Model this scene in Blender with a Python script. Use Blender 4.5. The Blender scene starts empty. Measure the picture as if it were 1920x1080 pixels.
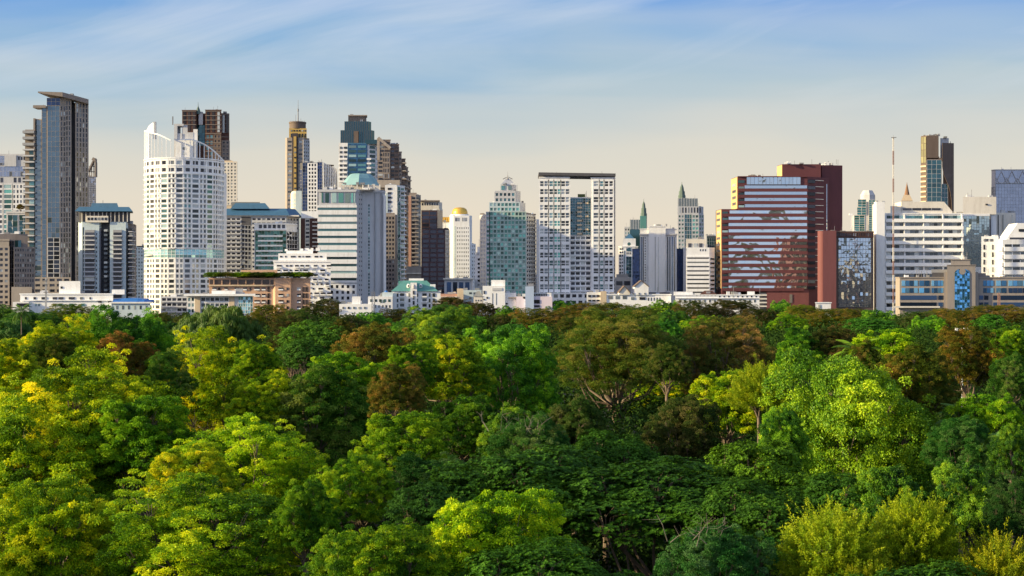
import bpy, math, random
import numpy as np
from mathutils import Vector, Matrix
R = math.radians
scene = bpy.context.scene
COL = scene.collection
F = 2637.0          # focal length in photograph pixels (1920 wide)
CAMZ = 32.0
K = 1.25            # building distances below are multiplied by this

# ------------------------------------------------------------------ camera
cam = bpy.data.objects.new('camera', bpy.data.cameras.new('camera'))
COL.objects.link(cam)
cam.location = (0, 0, CAMZ)
cam.rotation_euler = (R(90), 0, 0)
cam.data.sensor_width = 36.0
cam.data.lens = 36.0 * F / 1920.0
cam.data.clip_start = 1.0
cam.data.clip_end = 60000.0
scene.camera = cam
scene.view_settings.view_transform = 'Standard'
scene.view_settings.look = 'None'
scene.view_settings.gamma = 1.0
scene.view_settings.use_curve_mapping = False
scene.view_settings.exposure = 0.85
cy = scene.cycles
cy.max_bounces = 7; cy.diffuse_bounces = 3; cy.glossy_bounces = 3
cy.transmission_bounces = 3; cy.transparent_max_bounces = 4
cy.sample_clamp_indirect = 6.0
cy.use_denoising = True; cy.denoising_prefilter = 'ACCURATE'

# ------------------------------------------------------------------ node helper
class NT:
    def __init__(s, tree):
        s.t = tree; tree.nodes.clear()
    def n(s, kind, ins=None, **props):
        nd = s.t.nodes.new(kind)
        for k, v in props.items(): setattr(nd, k, v)
        for k, v in (ins or {}).items():
            if isinstance(v, bpy.types.NodeSocket): s.t.links.new(v, nd.inputs[k])
            elif isinstance(v, bpy.types.Node): s.t.links.new(v.outputs[0], nd.inputs[k])
            else: nd.inputs[k].default_value = v
        return nd
    def math(s, op, a, b=0.0, clamp=False):
        nd = s.n('ShaderNodeMath', {0: a, 1: b}, operation=op); nd.use_clamp = clamp
        return nd.outputs[0]
    def ramp(s, fac, stops, interp='LINEAR'):
        nd = s.n('ShaderNodeValToRGB', {0: fac})
        cr = nd.color_ramp; cr.interpolation = interp
        while len(cr.elements) < len(stops): cr.elements.new(0.5)
        for e, (p, c) in zip(cr.elements, stops):
            e.position = p
            e.color = (*c, 1) if len(c) == 3 else c
        return nd.outputs[0]
    def mix(s, fac, a, b, blend='MIX'):
        nd = s.n('ShaderNodeMix', {}, data_type='RGBA', blend_type=blend)
        for i, v in ((0, fac), (6, a), (7, b)):
            if isinstance(v, bpy.types.NodeSocket): s.t.links.new(v, nd.inputs[i])
            elif i == 0: nd.inputs[0].default_value = v
            else: nd.inputs[i].default_value = (*v, 1)
        return nd.outputs[2]

# ------------------------------------------------------------------ sun and sky
SUN_EL, SUN_AZ = 15.5, -103.0      # azimuth clockwise from +Y (view direction)
sl = bpy.data.lights.new('sun', 'SUN'); so = bpy.data.objects.new('sun', sl); COL.objects.link(so)
sl.energy = 5.0; sl.angle = R(0.6); sl.color = (1.0, 0.80, 0.44)
sd = Vector((math.sin(R(SUN_AZ))*math.cos(R(SUN_EL)), math.cos(R(SUN_AZ))*math.cos(R(SUN_EL)), math.sin(R(SUN_EL))))
so.rotation_euler = sd.to_track_quat('Z', 'Y').to_euler()
so.location = (-300, 0, 300)

world = bpy.data.worlds.new('World'); scene.world = world; world.use_nodes = True
w = NT(world.node_tree)
sky = w.n('ShaderNodeTexSky', sky_type='NISHITA', sun_disc=False, sun_elevation=R(SUN_EL), sun_rotation=R(SUN_AZ),
          air_density=1.0, dust_density=2.0, ozone_density=2.0)
tc = w.n('ShaderNodeTexCoord')
sep = w.n('ShaderNodeSeparateXYZ', {0: tc.outputs['Generated']})
zz = sep.outputs[2]; yy = sep.outputs[1]; xx = sep.outputs[0]
# veil of haze and high cloud: cream near the horizon, muted blue higher up
wn = w.n('ShaderNodeMapping', {0: tc.outputs['Generated'], 'Rotation': (0, R(14), 0), 'Scale': (2.2, 2.2, 9.0)})
wn = w.n('ShaderNodeTexNoise', {'Vector': wn.outputs[0], 'Scale': 1.3, 'Detail': 3.0, 'Roughness': 0.5})
zw = w.math('ADD', zz, w.math('MULTIPLY', w.math('SUBTRACT', wn.outputs[0], 0.5), w.math('MULTIPLY', zz, 0.75)))
veil = w.ramp(w.math('MULTIPLY', zw, 2.0, True),
    [(0.0, (0.91, 0.75, 0.56)), (0.10, (0.87, 0.77, 0.62)), (0.19, (0.76, 0.73, 0.64)), (0.265, (0.45, 0.59, 0.67)),
     (0.33, (0.22, 0.45, 0.74)), (0.40, (0.10, 0.34, 0.78)), (0.6, (0.10, 0.22, 0.50)), (1.0, (0.07, 0.14, 0.32))])
# cloud streaks on a high plane
inv = w.math('DIVIDE', 1.0, w.math('MAXIMUM', w.math('ADD', zz, 0.06), 0.03))
cx = w.math('MULTIPLY', xx, inv); cyv = w.math('MULTIPLY', yy, inv)
cv = w.n('ShaderNodeCombineXYZ', {0: cx, 1: cyv, 2: 0.0})
mp = w.n('ShaderNodeMapping', {0: cv.outputs[0], 'Rotation': (0, 0, R(-24)), 'Scale': (0.30, 0.62, 1)})
n1 = w.n('ShaderNodeTexNoise', {'Vector': mp.outputs[0], 'Scale': 1.0, 'Detail': 4.0, 'Roughness': 0.45, 'Distortion': 0.7})
mp2 = w.n('ShaderNodeMapping', {0: cv.outputs[0], 'Location': (3.3, 1.2, 0), 'Rotation': (0, 0, R(12)), 'Scale': (0.45, 1.5, 1)})
n2 = w.n('ShaderNodeTexNoise', {'Vector': mp2.outputs[0], 'Scale': 1.3, 'Detail': 5.0, 'Roughness': 0.5, 'Distortion': 0.8})
cl = w.math('ADD', w.math('MULTIPLY', n1.outputs[0], 0.75), w.math('MULTIPLY', n2.outputs[0], 0.25))
clf = w.ramp(cl, [(0.34, (0, 0, 0)), (0.72, (1, 1, 1))], 'EASE')
high = w.ramp(zz, [(0.0, (0.0, 0, 0)), (0.05, (0.25, .25, .25)), (0.13, (0.8, .8, .8)), (1, (0.8, .8, .8))])
clamt = w.math('MULTIPLY', w.math('MULTIPLY', clf, high), 0.6)
ccol = w.ramp(zz, [(0.0, (0.80, 0.68, 0.53)), (0.09, (0.79, 0.73, 0.62)), (0.14, (0.73, 0.73, 0.70)), (0.22, (0.80, 0.80, 0.84)), (0.5, (0.8, 0.8, 0.82))])
veil = w.mix(clamt, veil, ccol)
mp3 = w.n('ShaderNodeMapping', {0: tc.outputs['Generated'], 'Rotation': (0, R(9), 0)})
mp3 = w.n('ShaderNodeMapping', {0: mp3.outputs[0], 'Location': (5.3, 1.0, 2.2), 'Scale': (2.6, 2.6, 17.0)})
n3 = w.n('ShaderNodeTexNoise', {'Vector': mp3.outputs[0], 'Scale': 1.0, 'Detail': 8.0, 'Roughness': 0.56, 'Distortion': 0.7})
wisp = w.math('MULTIPLY', w.ramp(n3.outputs[0], [(0.44, (0, 0, 0)), (0.70, (1, 1, 1))]), w.ramp(zz, [(0.10, (0, 0, 0)), (0.17, (.55, .56, .58))]))
veil = w.mix(wisp, veil, (0.86, 0.88, 0.93))
skyc = w.mix(1.0, sky.outputs[0], (0.10, 0.10, 0.10), 'MULTIPLY')
base = w.mix(0.90, skyc, veil)
# brighter hazy sky toward the low sun; unseen back sky brightened to light facades
dot = w.n('ShaderNodeVectorMath', {0: tc.outputs['Generated'], 1: tuple(sd)}, operation='DOT_PRODUCT')
glow = w.math('POWER', w.math('MAXIMUM', dot.outputs['Value'], 0.0), 6.0)
back = w.ramp(w.math('MULTIPLY_ADD', yy, -0.5), [(0, (0, 0, 0)), (1, (1, 1, 1))])
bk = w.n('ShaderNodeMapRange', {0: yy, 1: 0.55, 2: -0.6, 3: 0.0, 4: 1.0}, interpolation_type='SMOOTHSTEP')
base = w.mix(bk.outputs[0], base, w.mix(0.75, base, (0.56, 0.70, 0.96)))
gl = w.mix(w.math('MULTIPLY', glow, 1.0, True), (0, 0, 0), (1.3, 0.75, 0.32))
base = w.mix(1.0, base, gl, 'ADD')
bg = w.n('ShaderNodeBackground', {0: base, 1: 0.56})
w.n('ShaderNodeOutputWorld', {0: bg})

# ------------------------------------------------------------------ materials
MATS = {}
def mat(name):
    m = bpy.data.materials.new(name); m.use_nodes = True; MATS[name] = m
    return m, NT(m.node_tree)
def wall(name, c, rough=0.75, dirt=0.18, scale=0.12, metal=0.0):
    if name in MATS: return MATS[name]
    m, t = mat(name)
    co = t.n('ShaderNodeTexCoord')
    mp = t.n('ShaderNodeMapping', {0: co.outputs['Object'], 'Scale': (scale, scale, scale*0.18)})
    n = t.n('ShaderNodeTexNoise', {'Vector': mp.outputs[0], 'Scale': 2.0, 'Detail': 6.0, 'Roughness': 0.65})
    mp2 = t.n('ShaderNodeMapping', {0: co.outputs['Object'], 'Scale': (scale*8, scale*8, scale*0.9)})
    n2 = t.n('ShaderNodeTexNoise', {'Vector': mp2.outputs[0], 'Scale': 2.0, 'Detail': 4.0, 'Roughness': 0.7})
    f = t.math('ADD', t.math('MULTIPLY', n.outputs[0], 0.6), t.math('MULTIPLY', n2.outputs[0], 0.4))
    d = (c[0]*(1-dirt*1.6), c[1]*(1-dirt*1.75), c[2]*(1-dirt*1.9))
    l = tuple(min(1, x*(1+dirt*0.35)) for x in c)
    colr = t.ramp(f, [(0.30, d), (0.52, c), (0.72, l)])
    p = t.n('ShaderNodeBsdfPrincipled', {'Base Color': colr, 'Roughness': rough, 'Metallic': metal})
    t.n('ShaderNodeOutputMaterial', {0: p})
    return m
def rnd_value(t):
    oi = t.n('ShaderNodeObjectInfo'); ge = t.n('ShaderNodeNewGeometry')
    s = t.math('ADD', oi.outputs['Random'], t.math('MULTIPLY', ge.outputs['Random Per Island'], 7.31))
    return t.math('FRACT', s)
def win(name, c, pale=(0.45, 0.47, 0.47), metal=0.25, npale=0.12):
    """window glass: every pane its own darkness, some with curtains"""
    if name in MATS: return MATS[name]
    m, t = mat(name)
    r = rnd_value(t)
    k = lambda s: tuple(min(1, x*s) for x in c)
    hp = tuple(q*.45 for q in pale)
    colr = t.ramp(r, [(0.0, k(0.35)), (0.2, k(0.8)), (0.42, k(1.4)), (0.62, k(2.3)), (1-npale*2.2, hp), (1-npale, pale)], 'CONSTANT')
    p = t.n('ShaderNodeBsdfPrincipled', {'Base Color': colr, 'Roughness': 0.12, 'Metallic': metal, 'Specular IOR Level': 0.6})
    t.n('ShaderNodeOutputMaterial', {0: p})
    return m
def glass(name, c, metal=0.75, rough=0.05, bump=0.0, bscale=0.25, var=0.35):
    if name in MATS: return MATS[name]
    m, t = mat(name)
    r = rnd_value(t)
    k = lambda s: tuple(min(1, x*s) for x in c)
    colr = t.ramp(r, [(0.0, k(1-var)), (1.0, k(1+var*0.6))])
    ins = {'Base Color': colr, 'Roughness': rough, 'Metallic': metal, 'Specular IOR Level': 0.9}
    if bump:
        co = t.n('ShaderNodeTexCoord')
        g = t.n('ShaderNodeNewGeometry')
        mp = t.n('ShaderNodeMapping', {0: g.outputs['Position'], 'Scale': (bscale, bscale, bscale*0.8)})
        n = t.n('ShaderNodeTexNoise', {'Vector': mp.outputs[0], 'Scale': 1.0, 'Detail': 2.0, 'Roughness': 0.45, 'Distortion': 0.4})
        b = t.n('ShaderNodeBump', {'Strength': 1.0, 'Distance': bump, 'Height': n.outputs[0]})
        ins['Normal'] = b
    p = t.n('ShaderNodeBsdfPrincipled', ins)
    t.n('ShaderNodeOutputMaterial', {0: p})
    return m

white = wall('white_paint', (0.76, 0.77, 0.80), dirt=0.17)
bright = wall('bright_white_paint', (0.84, 0.85, 0.88), dirt=0.12)
offw = wall('cream_white_paint', (0.70, 0.66, 0.60), dirt=0.14)
cream = wall('cream_render', (0.62, 0.50, 0.36), dirt=0.14)
lgrey = wall('light_grey_concrete', (0.50, 0.51, 0.55), dirt=0.12)
mgrey = wall('mid_grey_concrete', (0.30, 0.31, 0.34), dirt=0.15)
dgrey = wall('dark_grey_cladding', (0.085, 0.085, 0.10), dirt=0.2)
beige = wall('beige_stone', (0.33, 0.29, 0.265), dirt=0.16)
taupe = wall('taupe_stone', (0.235, 0.20, 0.185), dirt=0.18)
brown = wall('brown_stone', (0.14, 0.103, 0.088), dirt=0.2)
rust = wall('rust_brown_cladding', (0.085, 0.036, 0.028), dirt=0.25)
red = wall('dark_red_tile', (0.110, 0.031, 0.040), dirt=0.12)
redlt = wall('pale_red_tile', (0.17, 0.058, 0.064), dirt=0.12)
orange = wall('orange_render', (0.60, 0.38, 0.26), dirt=0.14)
pink = wall('pink_render', (0.45, 0.26, 0.20), dirt=0.15)
gold = wall('gold_tile', (0.80, 0.50, 0.10), rough=0.4, dirt=0.12, metal=0.5)
goldst = wall('ochre_stone', (0.50, 0.34, 0.10), dirt=0.15)
bluer = wall('blue_roof_metal', (0.05, 0.14, 0.25), rough=0.45, dirt=0.15)
brightblue = wall('bright_blue_roof', (0.03, 0.16, 0.50), rough=0.45, dirt=0.1)
tealr = wall('teal_roof_metal', (0.20, 0.37, 0.42), rough=0.5, dirt=0.1)
greenr = wall('green_roof_metal', (0.09, 0.26, 0.25), rough=0.5, dirt=0.15)
roofg = wall('grey_roof', (0.20, 0.21, 0.22), dirt=0.2)
paleblue = wall('pale_blue_paint', (0.42, 0.52, 0.72), dirt=0.1)
palecy = wall('pale_cyan_paint', (0.50, 0.60, 0.66), dirt=0.12)
palepink = wall('pale_pink_paint', (0.72, 0.63, 0.72), dirt=0.08)
steel = wall('painted_steel', (0.22, 0.22, 0.24), rough=0.5)
redp = wall('red_mast_paint', (0.33, 0.20, 0.17), rough=0.5)
purple = wall('purple_brown_panel', (0.045, 0.038, 0.052), dirt=0.2)

wdark = win('dark_window_glass', (0.028, 0.03, 0.04), npale=0.06)
wgrey = win('grey_window_glass', (0.085, 0.10, 0.115))
wblue = win('blue_window_glass', (0.022, 0.045, 0.10), metal=0.5, npale=0.03)
wteal = win('teal_window_glass', (0.05, 0.115, 0.125), pale=(0.35, 0.50, 0.50), metal=0.35)
wgreen = win('green_window_glass', (0.075, 0.21, 0.18), pale=(0.4, 0.55, 0.5), metal=0.35)
wbright = win('bright_blue_window_glass', (0.08, 0.25, 0.48), pale=(0.25, 0.55, 0.8), metal=0.6, npale=0.15)
wbrown = win('brown_window_glass', (0.035, 0.025, 0.022), npale=0.05)
gsky = glass('sky_blue_curtain_glass', (0.125, 0.18, 0.225), var=.12)
gdark = glass('dark_curtain_glass', (0.02, 0.026, 0.04), metal=0.5)
gteal = glass('teal_curtain_glass', (0.045, 0.115, 0.135), metal=0.6)
gaqua = glass('aqua_curtain_glass', (0.34, 0.62, 0.66), metal=0.45, var=0.2)
gblue = glass('deep_blue_curtain_glass', (0.02, 0.045, 0.13), metal=0.5)
gsil = glass('silver_mirror_glass', (0.50, 0.58, 0.66), metal=0.9, bump=0.25, bscale=0.2, var=0.08)
gsil2 = glass('silver_wavy_glass', (0.60, 0.67, 0.72), metal=0.9, bump=1.7, bscale=0.06, var=0.08)
gpale = glass('pale_mirror_glass', (0.46, 0.53, 0.50), metal=0.85, var=0.1)
gazure = glass('azure_mirror_glass', (0.16, 0.46, 0.80), metal=0.85, bump=0.3, bscale=0.3, var=0.35)
gviol = glass('violet_grey_glass', (0.30, 0.33, 0.42), metal=0.7, var=0.12)

# ------------------------------------------------------------------ mesh helpers
class MB:
    def __init__(s): s.v = []; s.f = []
    def quad(s, a, b, c, d):
        i = len(s.v); s.v += [a, b, c, d]; s.f.append((i, i+1, i+2, i+3))
    def box8(s, p):
        i = len(s.v); s.v += p
        s.f += [(i, i+3, i+2, i+1), (i+4, i+5, i+6, i+7), (i, i+1, i+5, i+4), (i+1, i+2, i+6, i+5), (i+2, i+3, i+7, i+6), (i+3, i, i+4, i+7)]
    def box(s, x0, x1, y0, y1, z0, z1):
        s.box8([(x0, y0, z0), (x1, y0, z0), (x1, y1, z0), (x0, y1, z0), (x0, y0, z1), (x1, y0, z1), (x1, y1, z1), (x0, y1, z1)])
    def prism(s, poly, z0, z1, poly2=None):
        n = len(poly); i = len(s.v); q = poly2 or poly
        s.v += [(p[0], p[1], z0) for p in poly] + [(p[0], p[1], z1) for p in q]
        for k in range(n):
            j = (k+1) % n; s.f.append((i+k, i+j, i+n+j, i+n+k))
        s.f.append(tuple(i+n+k for k in range(n))); s.f.append(tuple(i+k for k in reversed(range(n))))
    def beam(s, p, q, wd=0.5, hd=None):
        p = Vector(p); q = Vector(q); d = (q-p).normalized()
        up = Vector((0, 0, 1)) if abs(d.z) < 0.9 else Vector((0, 1, 0))
        a = d.cross(up).normalized()*wd/2; b = d.cross(a).normalized()*(hd or wd)/2
        s.box8([tuple(p-a-b), tuple(p+a-b), tuple(p+a+b), tuple(p-a+b), tuple(q-a-b), tuple(q+a-b), tuple(q+a+b), tuple(q-a+b)])
    def lathe(s, c, prof, seg=20):
        i = len(s.v); m = len(prof)
        for r, z in prof:
            for k in range(seg):
                a = 2*math.pi*k/seg; s.v.append((c[0]+r*math.cos(a), c[1]+r*math.sin(a), z))
        for j in range(m-1):
            for k in range(seg):
                l = (k+1) % seg; s.f.append((i+j*seg+k, i+j*seg+l, i+(j+1)*seg+l, i+(j+1)*seg+k))
        s.f.append(tuple(i+(m-1)*seg+k for k in range(seg)))
    def mesh(s, name, m, org=(0, 0, 0)):
        me = bpy.data.meshes.new(name)
        v = [(a-org[0], b-org[1], c-org[2]) for a, b, c in s.v]
        me.from_pydata(v, [], s.f); me.materials.append(m); me.update()
        return me
def link(name, me, parent=None, loc=None):
    o = bpy.data.objects.new(name, me); COL.objects.link(o)
    if loc is not None: o.location = loc
    if parent is not None: o.parent = parent
    return o
def tag(o, label=None, cat=None, group=None, kind=None):
    if label: o['label'] = label
    if cat: o['category'] = cat
    if group: o['group'] = group
    if kind: o['kind'] = kind
    return o
UNIT = {}
def unit_mesh(m):
    if m.name not in UNIT:
        b = MB(); b.box(-.5, .5, -.5, .5, -.5, .5); UNIT[m.name] = b.mesh('unit_pane', m)
    return UNIT[m.name]

# ------------------------------------------------------------------ buildings
class Bld:
    """one building: photograph columns/rows are turned into metres at the building's own distance"""
    def __init__(s, name, label, D, cat='building', group=None):
        s.name, s.label, s.D, s.cat, s.group = name, label, D*K, cat, group
        s.parts = {}; s.reps = {}; s.tops = []; s.cnt = 0; s.s = s.D/F; s.bot = 0.0
    def X(s, px, dy=0.0):
        Y = s.D+dy; return ((px-960)/F*Y, Y)
    def Z(s, py): return 0.0 if py is None else CAMZ+(540-py)/F*s.D
    def mb(s, part, m):
        return s.parts.setdefault((part, m.name), MB())
    def poly(s, front, depth, grow=0.0):
        pts = [s.X(*p) if isinstance(p, (tuple, list)) else s.X(p) for p in front]
        yb = max(p[1] for p in pts)+depth
        # the rear narrows a little on the side turned to the park's middle axis
        pl = front[0][0] if isinstance(front[0], (tuple, list)) else front[0]; pr = front[-1][0] if isinstance(front[-1], (tuple, list)) else front[-1]
        xr = (pr-962)/F*yb if pr < 950 else pts[-1][0]; xl = (pl-958)/F*yb if pl > 970 else pts[0][0]
        pts = pts + [(xr, yb), (xl, yb)]
        if grow:
            cx = sum(p[0] for p in pts)/len(pts); cyy = sum(p[1] for p in pts)/len(pts)
            pts = [(x+math.copysign(grow, x-cx), y+math.copysign(grow, y-cyy)) for x, y in pts]
        return pts
    def block(s, front, yt, yb=None, depth=25, m=white, part='wall', cap=0.0, capm=None):
        """a body from a left-to-right visible outline; cap = parapet height in metres"""
        P = s.poly(front, depth); z0, z1 = s.Z(yb), s.Z(yt)
        s.mb(part, m).prism(P, z0, z1)
        fx = [p[0] if isinstance(p, (tuple, list)) else p for p in front]
        if depth >= 14: s.tops.append((fx[0], fx[-1], z1, z1-z0, depth))
        if cap:
            s.mb('parapet', capm or m).prism(s.poly(front, depth, 0.45), z1-cap, z1+0.25)
        return s
    def taper(s, front, yt, yb, depth, k, m, part='roof', grow=0.8, ky=None):
        P = s.poly(front, depth, grow)
        cx = sum(p[0] for p in P)/len(P); cyy = sum(p[1] for p in P)/len(P)
        Q = [(cx+(x-cx)*k, cyy+(y-cyy)*(ky if ky is not None else k)) for x, y in P]
        s.mb(part, m).prism(P, s.Z(yb), s.Z(yt), Q); return s
    def rev(s, px, dy, prof, m, part='dome', seg=20):
        s.mb(part, m).lathe(s.X(px, dy), [(r*s.s, s.Z(y)) for r, y in prof], seg); return s
    def fr(s, a, b):
        A = Vector((*s.X(*(a if isinstance(a, tuple) else (a, 0))), 0)); B = Vector((*s.X(*(b if isinstance(b, tuple) else (b, 0))), 0))
        u = (B-A); L = u.length; u.normalize(); n = Vector((u.y, -u.x, 0))
        return A, u, n, L
    def fbox(s, mb, fr, x0, x1, z0, z1, d0, d1):
        A, u, n, L = fr
        def P(x, z, d):
            q = A+u*x+n*d; return (q.x, q.y, z)
        mb.box8([P(x0, z0, d1), P(x1, z0, d1), P(x1, z0, d0), P(x0, z0, d0), P(x0, z1, d1), P(x1, z1, d1), P(x1, z1, d0), P(x0, z1, d0)])
    def rep(s, part, m, fr, x0, x1, z0, z1, d0, d1):
        s.reps.setdefault((part, m.name), []).append((fr, x0, x1, z0, z1, d0, d1))
    def grid(s, a, b, yt, yb, cols, rows, ww=0.6, wh=0.55, m=white, g=wgrey, t=0.45, part='window', piers=True, span=True,
             bal=None, balcols=None, balm=None, colw=None, skip=()):
        """windows in a grid between piers and spandrels; bal=(projection, height)"""
        fr = s.fr(a, b); L = fr[3]; z0, z1 = s.Z(yb), s.Z(yt); H = (z1-z0)/rows
        ws = colw or [1]*cols; tot = sum(ws); xs = [0]
        for q in ws: xs.append(xs[-1]+q/tot*L)
        if piers or span: mbw = s.mb('facade_frame', m)
        zvis = s.Z(592)
        for j in range(rows+1):
            if not span: break
            zb = z0+j*H
            h0 = zb-H*(1-wh)/2; h1 = zb+H*(1-wh)/2
            h0 = max(h0, z0); h1 = min(h1, z1)
            if h1 > zvis: s.fbox(mbw, fr, -t+.03, L+t-.03, h0, h1, 0.0, t)
        for i in range(cols+1):
            if not piers: break
            wl = (xs[i]-xs[i-1])*(1-ww)/2 if i > 0 else 0
            wr = (xs[i+1]-xs[i])*(1-ww)/2 if i < cols else 0
            e0 = t-.05 if i == 0 else 0; e1 = t-.05 if i == cols else 0
            s.fbox(mbw, fr, xs[i]-wl-e0, xs[i]+wr+e1, max(z0, zvis-3), z1, 0.0, t-0.06)
        for j in range(rows):
            zc = z0+(j+.5)*H
            if zc+H < zvis: continue
            for i in range(cols):
                if (i, rows-1-j) in skip: continue
                cw = xs[i+1]-xs[i]; xc = (xs[i]+xs[i+1])/2
                rw = random.Random(i*131+j*17+int(z1)); k1 = rw.choice((1, 1, .94, .86)); k2 = rw.choice((1, 1, .92, .8)); sh = (1-k1)*rw.choice((-1, 1))*cw*ww/2
                s.rep(part, g, fr, xc-cw*ww/2*k1+sh, xc+cw*ww/2*k1+sh, zc-H*wh/2*k2, zc+H*wh/2, 0.0, 0.09)
                if bal and (balcols is None or i in balcols):
                    s.rep('balcony', balm or m, fr, xc-cw*min(1, ww*1.25)/2, xc+cw*min(1, ww*1.25)/2, z0+j*H, z0+j*H+bal[1], t, t+bal[0])
        return s
    def ribbon(s, a, b, yt, yb, rows, frac=0.4, m=white, g=wdark, t=0.5, part='window_band', ends=0.0, div=0):
        fr = s.fr(a, b); L = fr[3]; z0, z1 = s.Z(yb), s.Z(yt); H = (z1-z0)/rows; zvis = s.Z(592)
        mbw = s.mb('spandrel', m)
        for j in range(rows+1):
            zb = z0+j*H; h0 = max(zb-H*(1-frac)/2, z0); h1 = min(zb+H*(1-frac)/2, z1)
            if h1 > zvis: s.fbox(mbw, fr, -t+.03, L+t-.03, h0, h1, 0, t)
        if ends:
            for x0, x1 in ((-t+.05, ends), (L-ends, L+t-.05)): s.fbox(mbw, fr, x0, x1, max(z0, zvis-3), z1, 0, t-.06)
        for k in range(1, div):
            x = L*k/div; s.fbox(mbw, fr, x-.25, x+.25, max(z0, zvis-3), z1, 0, t-.1)
        for j in range(rows):
            zc = z0+(j+.5)*H
            if zc+H > zvis: s.rep(part, g, fr, ends, L-ends, zc-H*frac/2, zc+H*frac/2, 0, 0.1)
        return s
    def curtain(s, a, b, yt, yb, cols, rows, g=gsky, m=mgrey, tilt=0.02, line=0.14, hline=None, part='glass_facade', off=0.15):
        fr = s.fr(a, b); A, u, n, L = fr; z0, z1 = s.Z(yb), s.Z(yt); rs = random.Random(int(L*100)+cols)
        s.cnt += 1; pb = s.mb(part+'#%d' % s.cnt, g)
        for i in range(cols):
            for j in range(rows):
                xa, xb = L*i/cols, L*(i+1)/cols; za, zb = z0+(z1-z0)*j/rows, z0+(z1-z0)*(j+1)/rows
                if zb < s.Z(594): continue
                tx = rs.gauss(0, tilt); tz = rs.gauss(0, tilt)
                W = xb-xa; HH = zb-za
                def P(x, z, d):
                    q = A+u*x+n*(off+d); return (q.x, q.y, z)
                pb.quad(P(xa, za, -tx*W-tz*HH), P(xb, za, tx*W-tz*HH), P(xb, zb, tx*W+tz*HH), P(xa, zb, -tx*W+tz*HH))
        if line:
            lb = s.mb('mullion#%d' % s.cnt, m)
            for i in range(cols+1):
                x = L*i/cols; s.fbox(lb, fr, x-line/2, x+line/2, z0, z1, 0.0, off+.12)
            hl = hline or line
            for j in range(rows+1):
                z = z0+(z1-z0)*j/rows
                if z > s.Z(594): s.fbox(lb, fr, -.1, L+.1, z-hl/2, z+hl/2, 0.0, off+.17)
        return s
    def bx(s, x0, x1, yt, yb, d0=-0.6, d1=6, m=white, part='wall'):
        """box between two columns and rows, depth from d0 to d1 metres behind the reference plane"""
        X0 = s.X(x0)[0]; X1 = s.X(x1)[0]
        k = (s.D+d1)/(s.D+d0); XL = X0*k if x0 > 970 else X0; XR = X1*k if x1 < 950 else X1
        if XR-XL < 0.2: XL, XR = X0, X1
        if part != 'wall': s.cnt += 1; part = part+'#%d' % s.cnt
        s.mb(part, m).prism([(X0, s.D+d0), (X1, s.D+d0), (XR, s.D+d1), (XL, s.D+d1)], s.Z(yb), s.Z(yt)); return s
    def one(s, part, m, x0, x1, yt, yb, d0=-0.6, d1=0.2):
        """a single counted part (a window, a door, a tank ...)"""
        fr = s.fr(x0, x1); s.rep(part, m, fr, 0, fr[3], s.Z(yb), s.Z(yt), -d1, -d0); return s
    def row(s, part, m, x0, x1, n, yt, yb, fill=0.6, d0=-0.12, d1=0.2):
        for i in range(n):
            c = x0+(x1-x0)*(i+.5)/n; hw = (x1-x0)/n*fill/2; s.one(part, m, c-hw, c+hw, yt, yb, d0, d1)
        return s
    def clutter(s, x0, x1, y, n, seed=1, dmin=4, dmax=14, m=None):
        rs = random.Random(seed)
        for k in range(n):
            c = rs.uniform(x0, x1); wd = rs.uniform(1.5, 4)/2; h = rs.uniform(1, 2.6); d = rs.uniform(dmin, dmax)
            p = s.X(c, d); z = s.Z(y)
            q = [lgrey, mgrey, white, roofg][rs.randrange(4)] if m is None else m
            fr = (Vector((p[0], p[1], 0)), Vector((1, 0, 0)), Vector((0, -1, 0)), 1)
            s.rep('rooftop_unit', q, fr, -wd, wd, z, z+h, -wd, wd)
        return s
    def auto_clutter(s):
        rs = random.Random(len(s.label)*7+int(s.D))
        for x0, x1, z, hh, dep in s.tops:
            if z < 20: continue
            n = max(1, min(7, int((x1-x0)/9)))
            for k in range(n):
                c = rs.uniform(x0+(x1-x0)*.12, x1-(x1-x0)*.12); p = s.X(c, rs.uniform(dep*.25, dep*.7)); wd = rs.uniform(.7, 1.9); h = rs.uniform(.8, 2.4)
                q = rs.choice([lgrey, mgrey, white, roofg, steel]); fr = (Vector((p[0], p[1], 0)), Vector((1, 0, 0)), Vector((0, -1, 0)), 1)
                if rs.random() < .25: s.rep('antenna', steel, fr, -.12, .12, z, z+rs.uniform(3, 7), -.12, .12)
                else: s.rep('rooftop_unit', q, fr, -wd, wd, z, z+h, -wd*.8, wd*.8)
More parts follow.
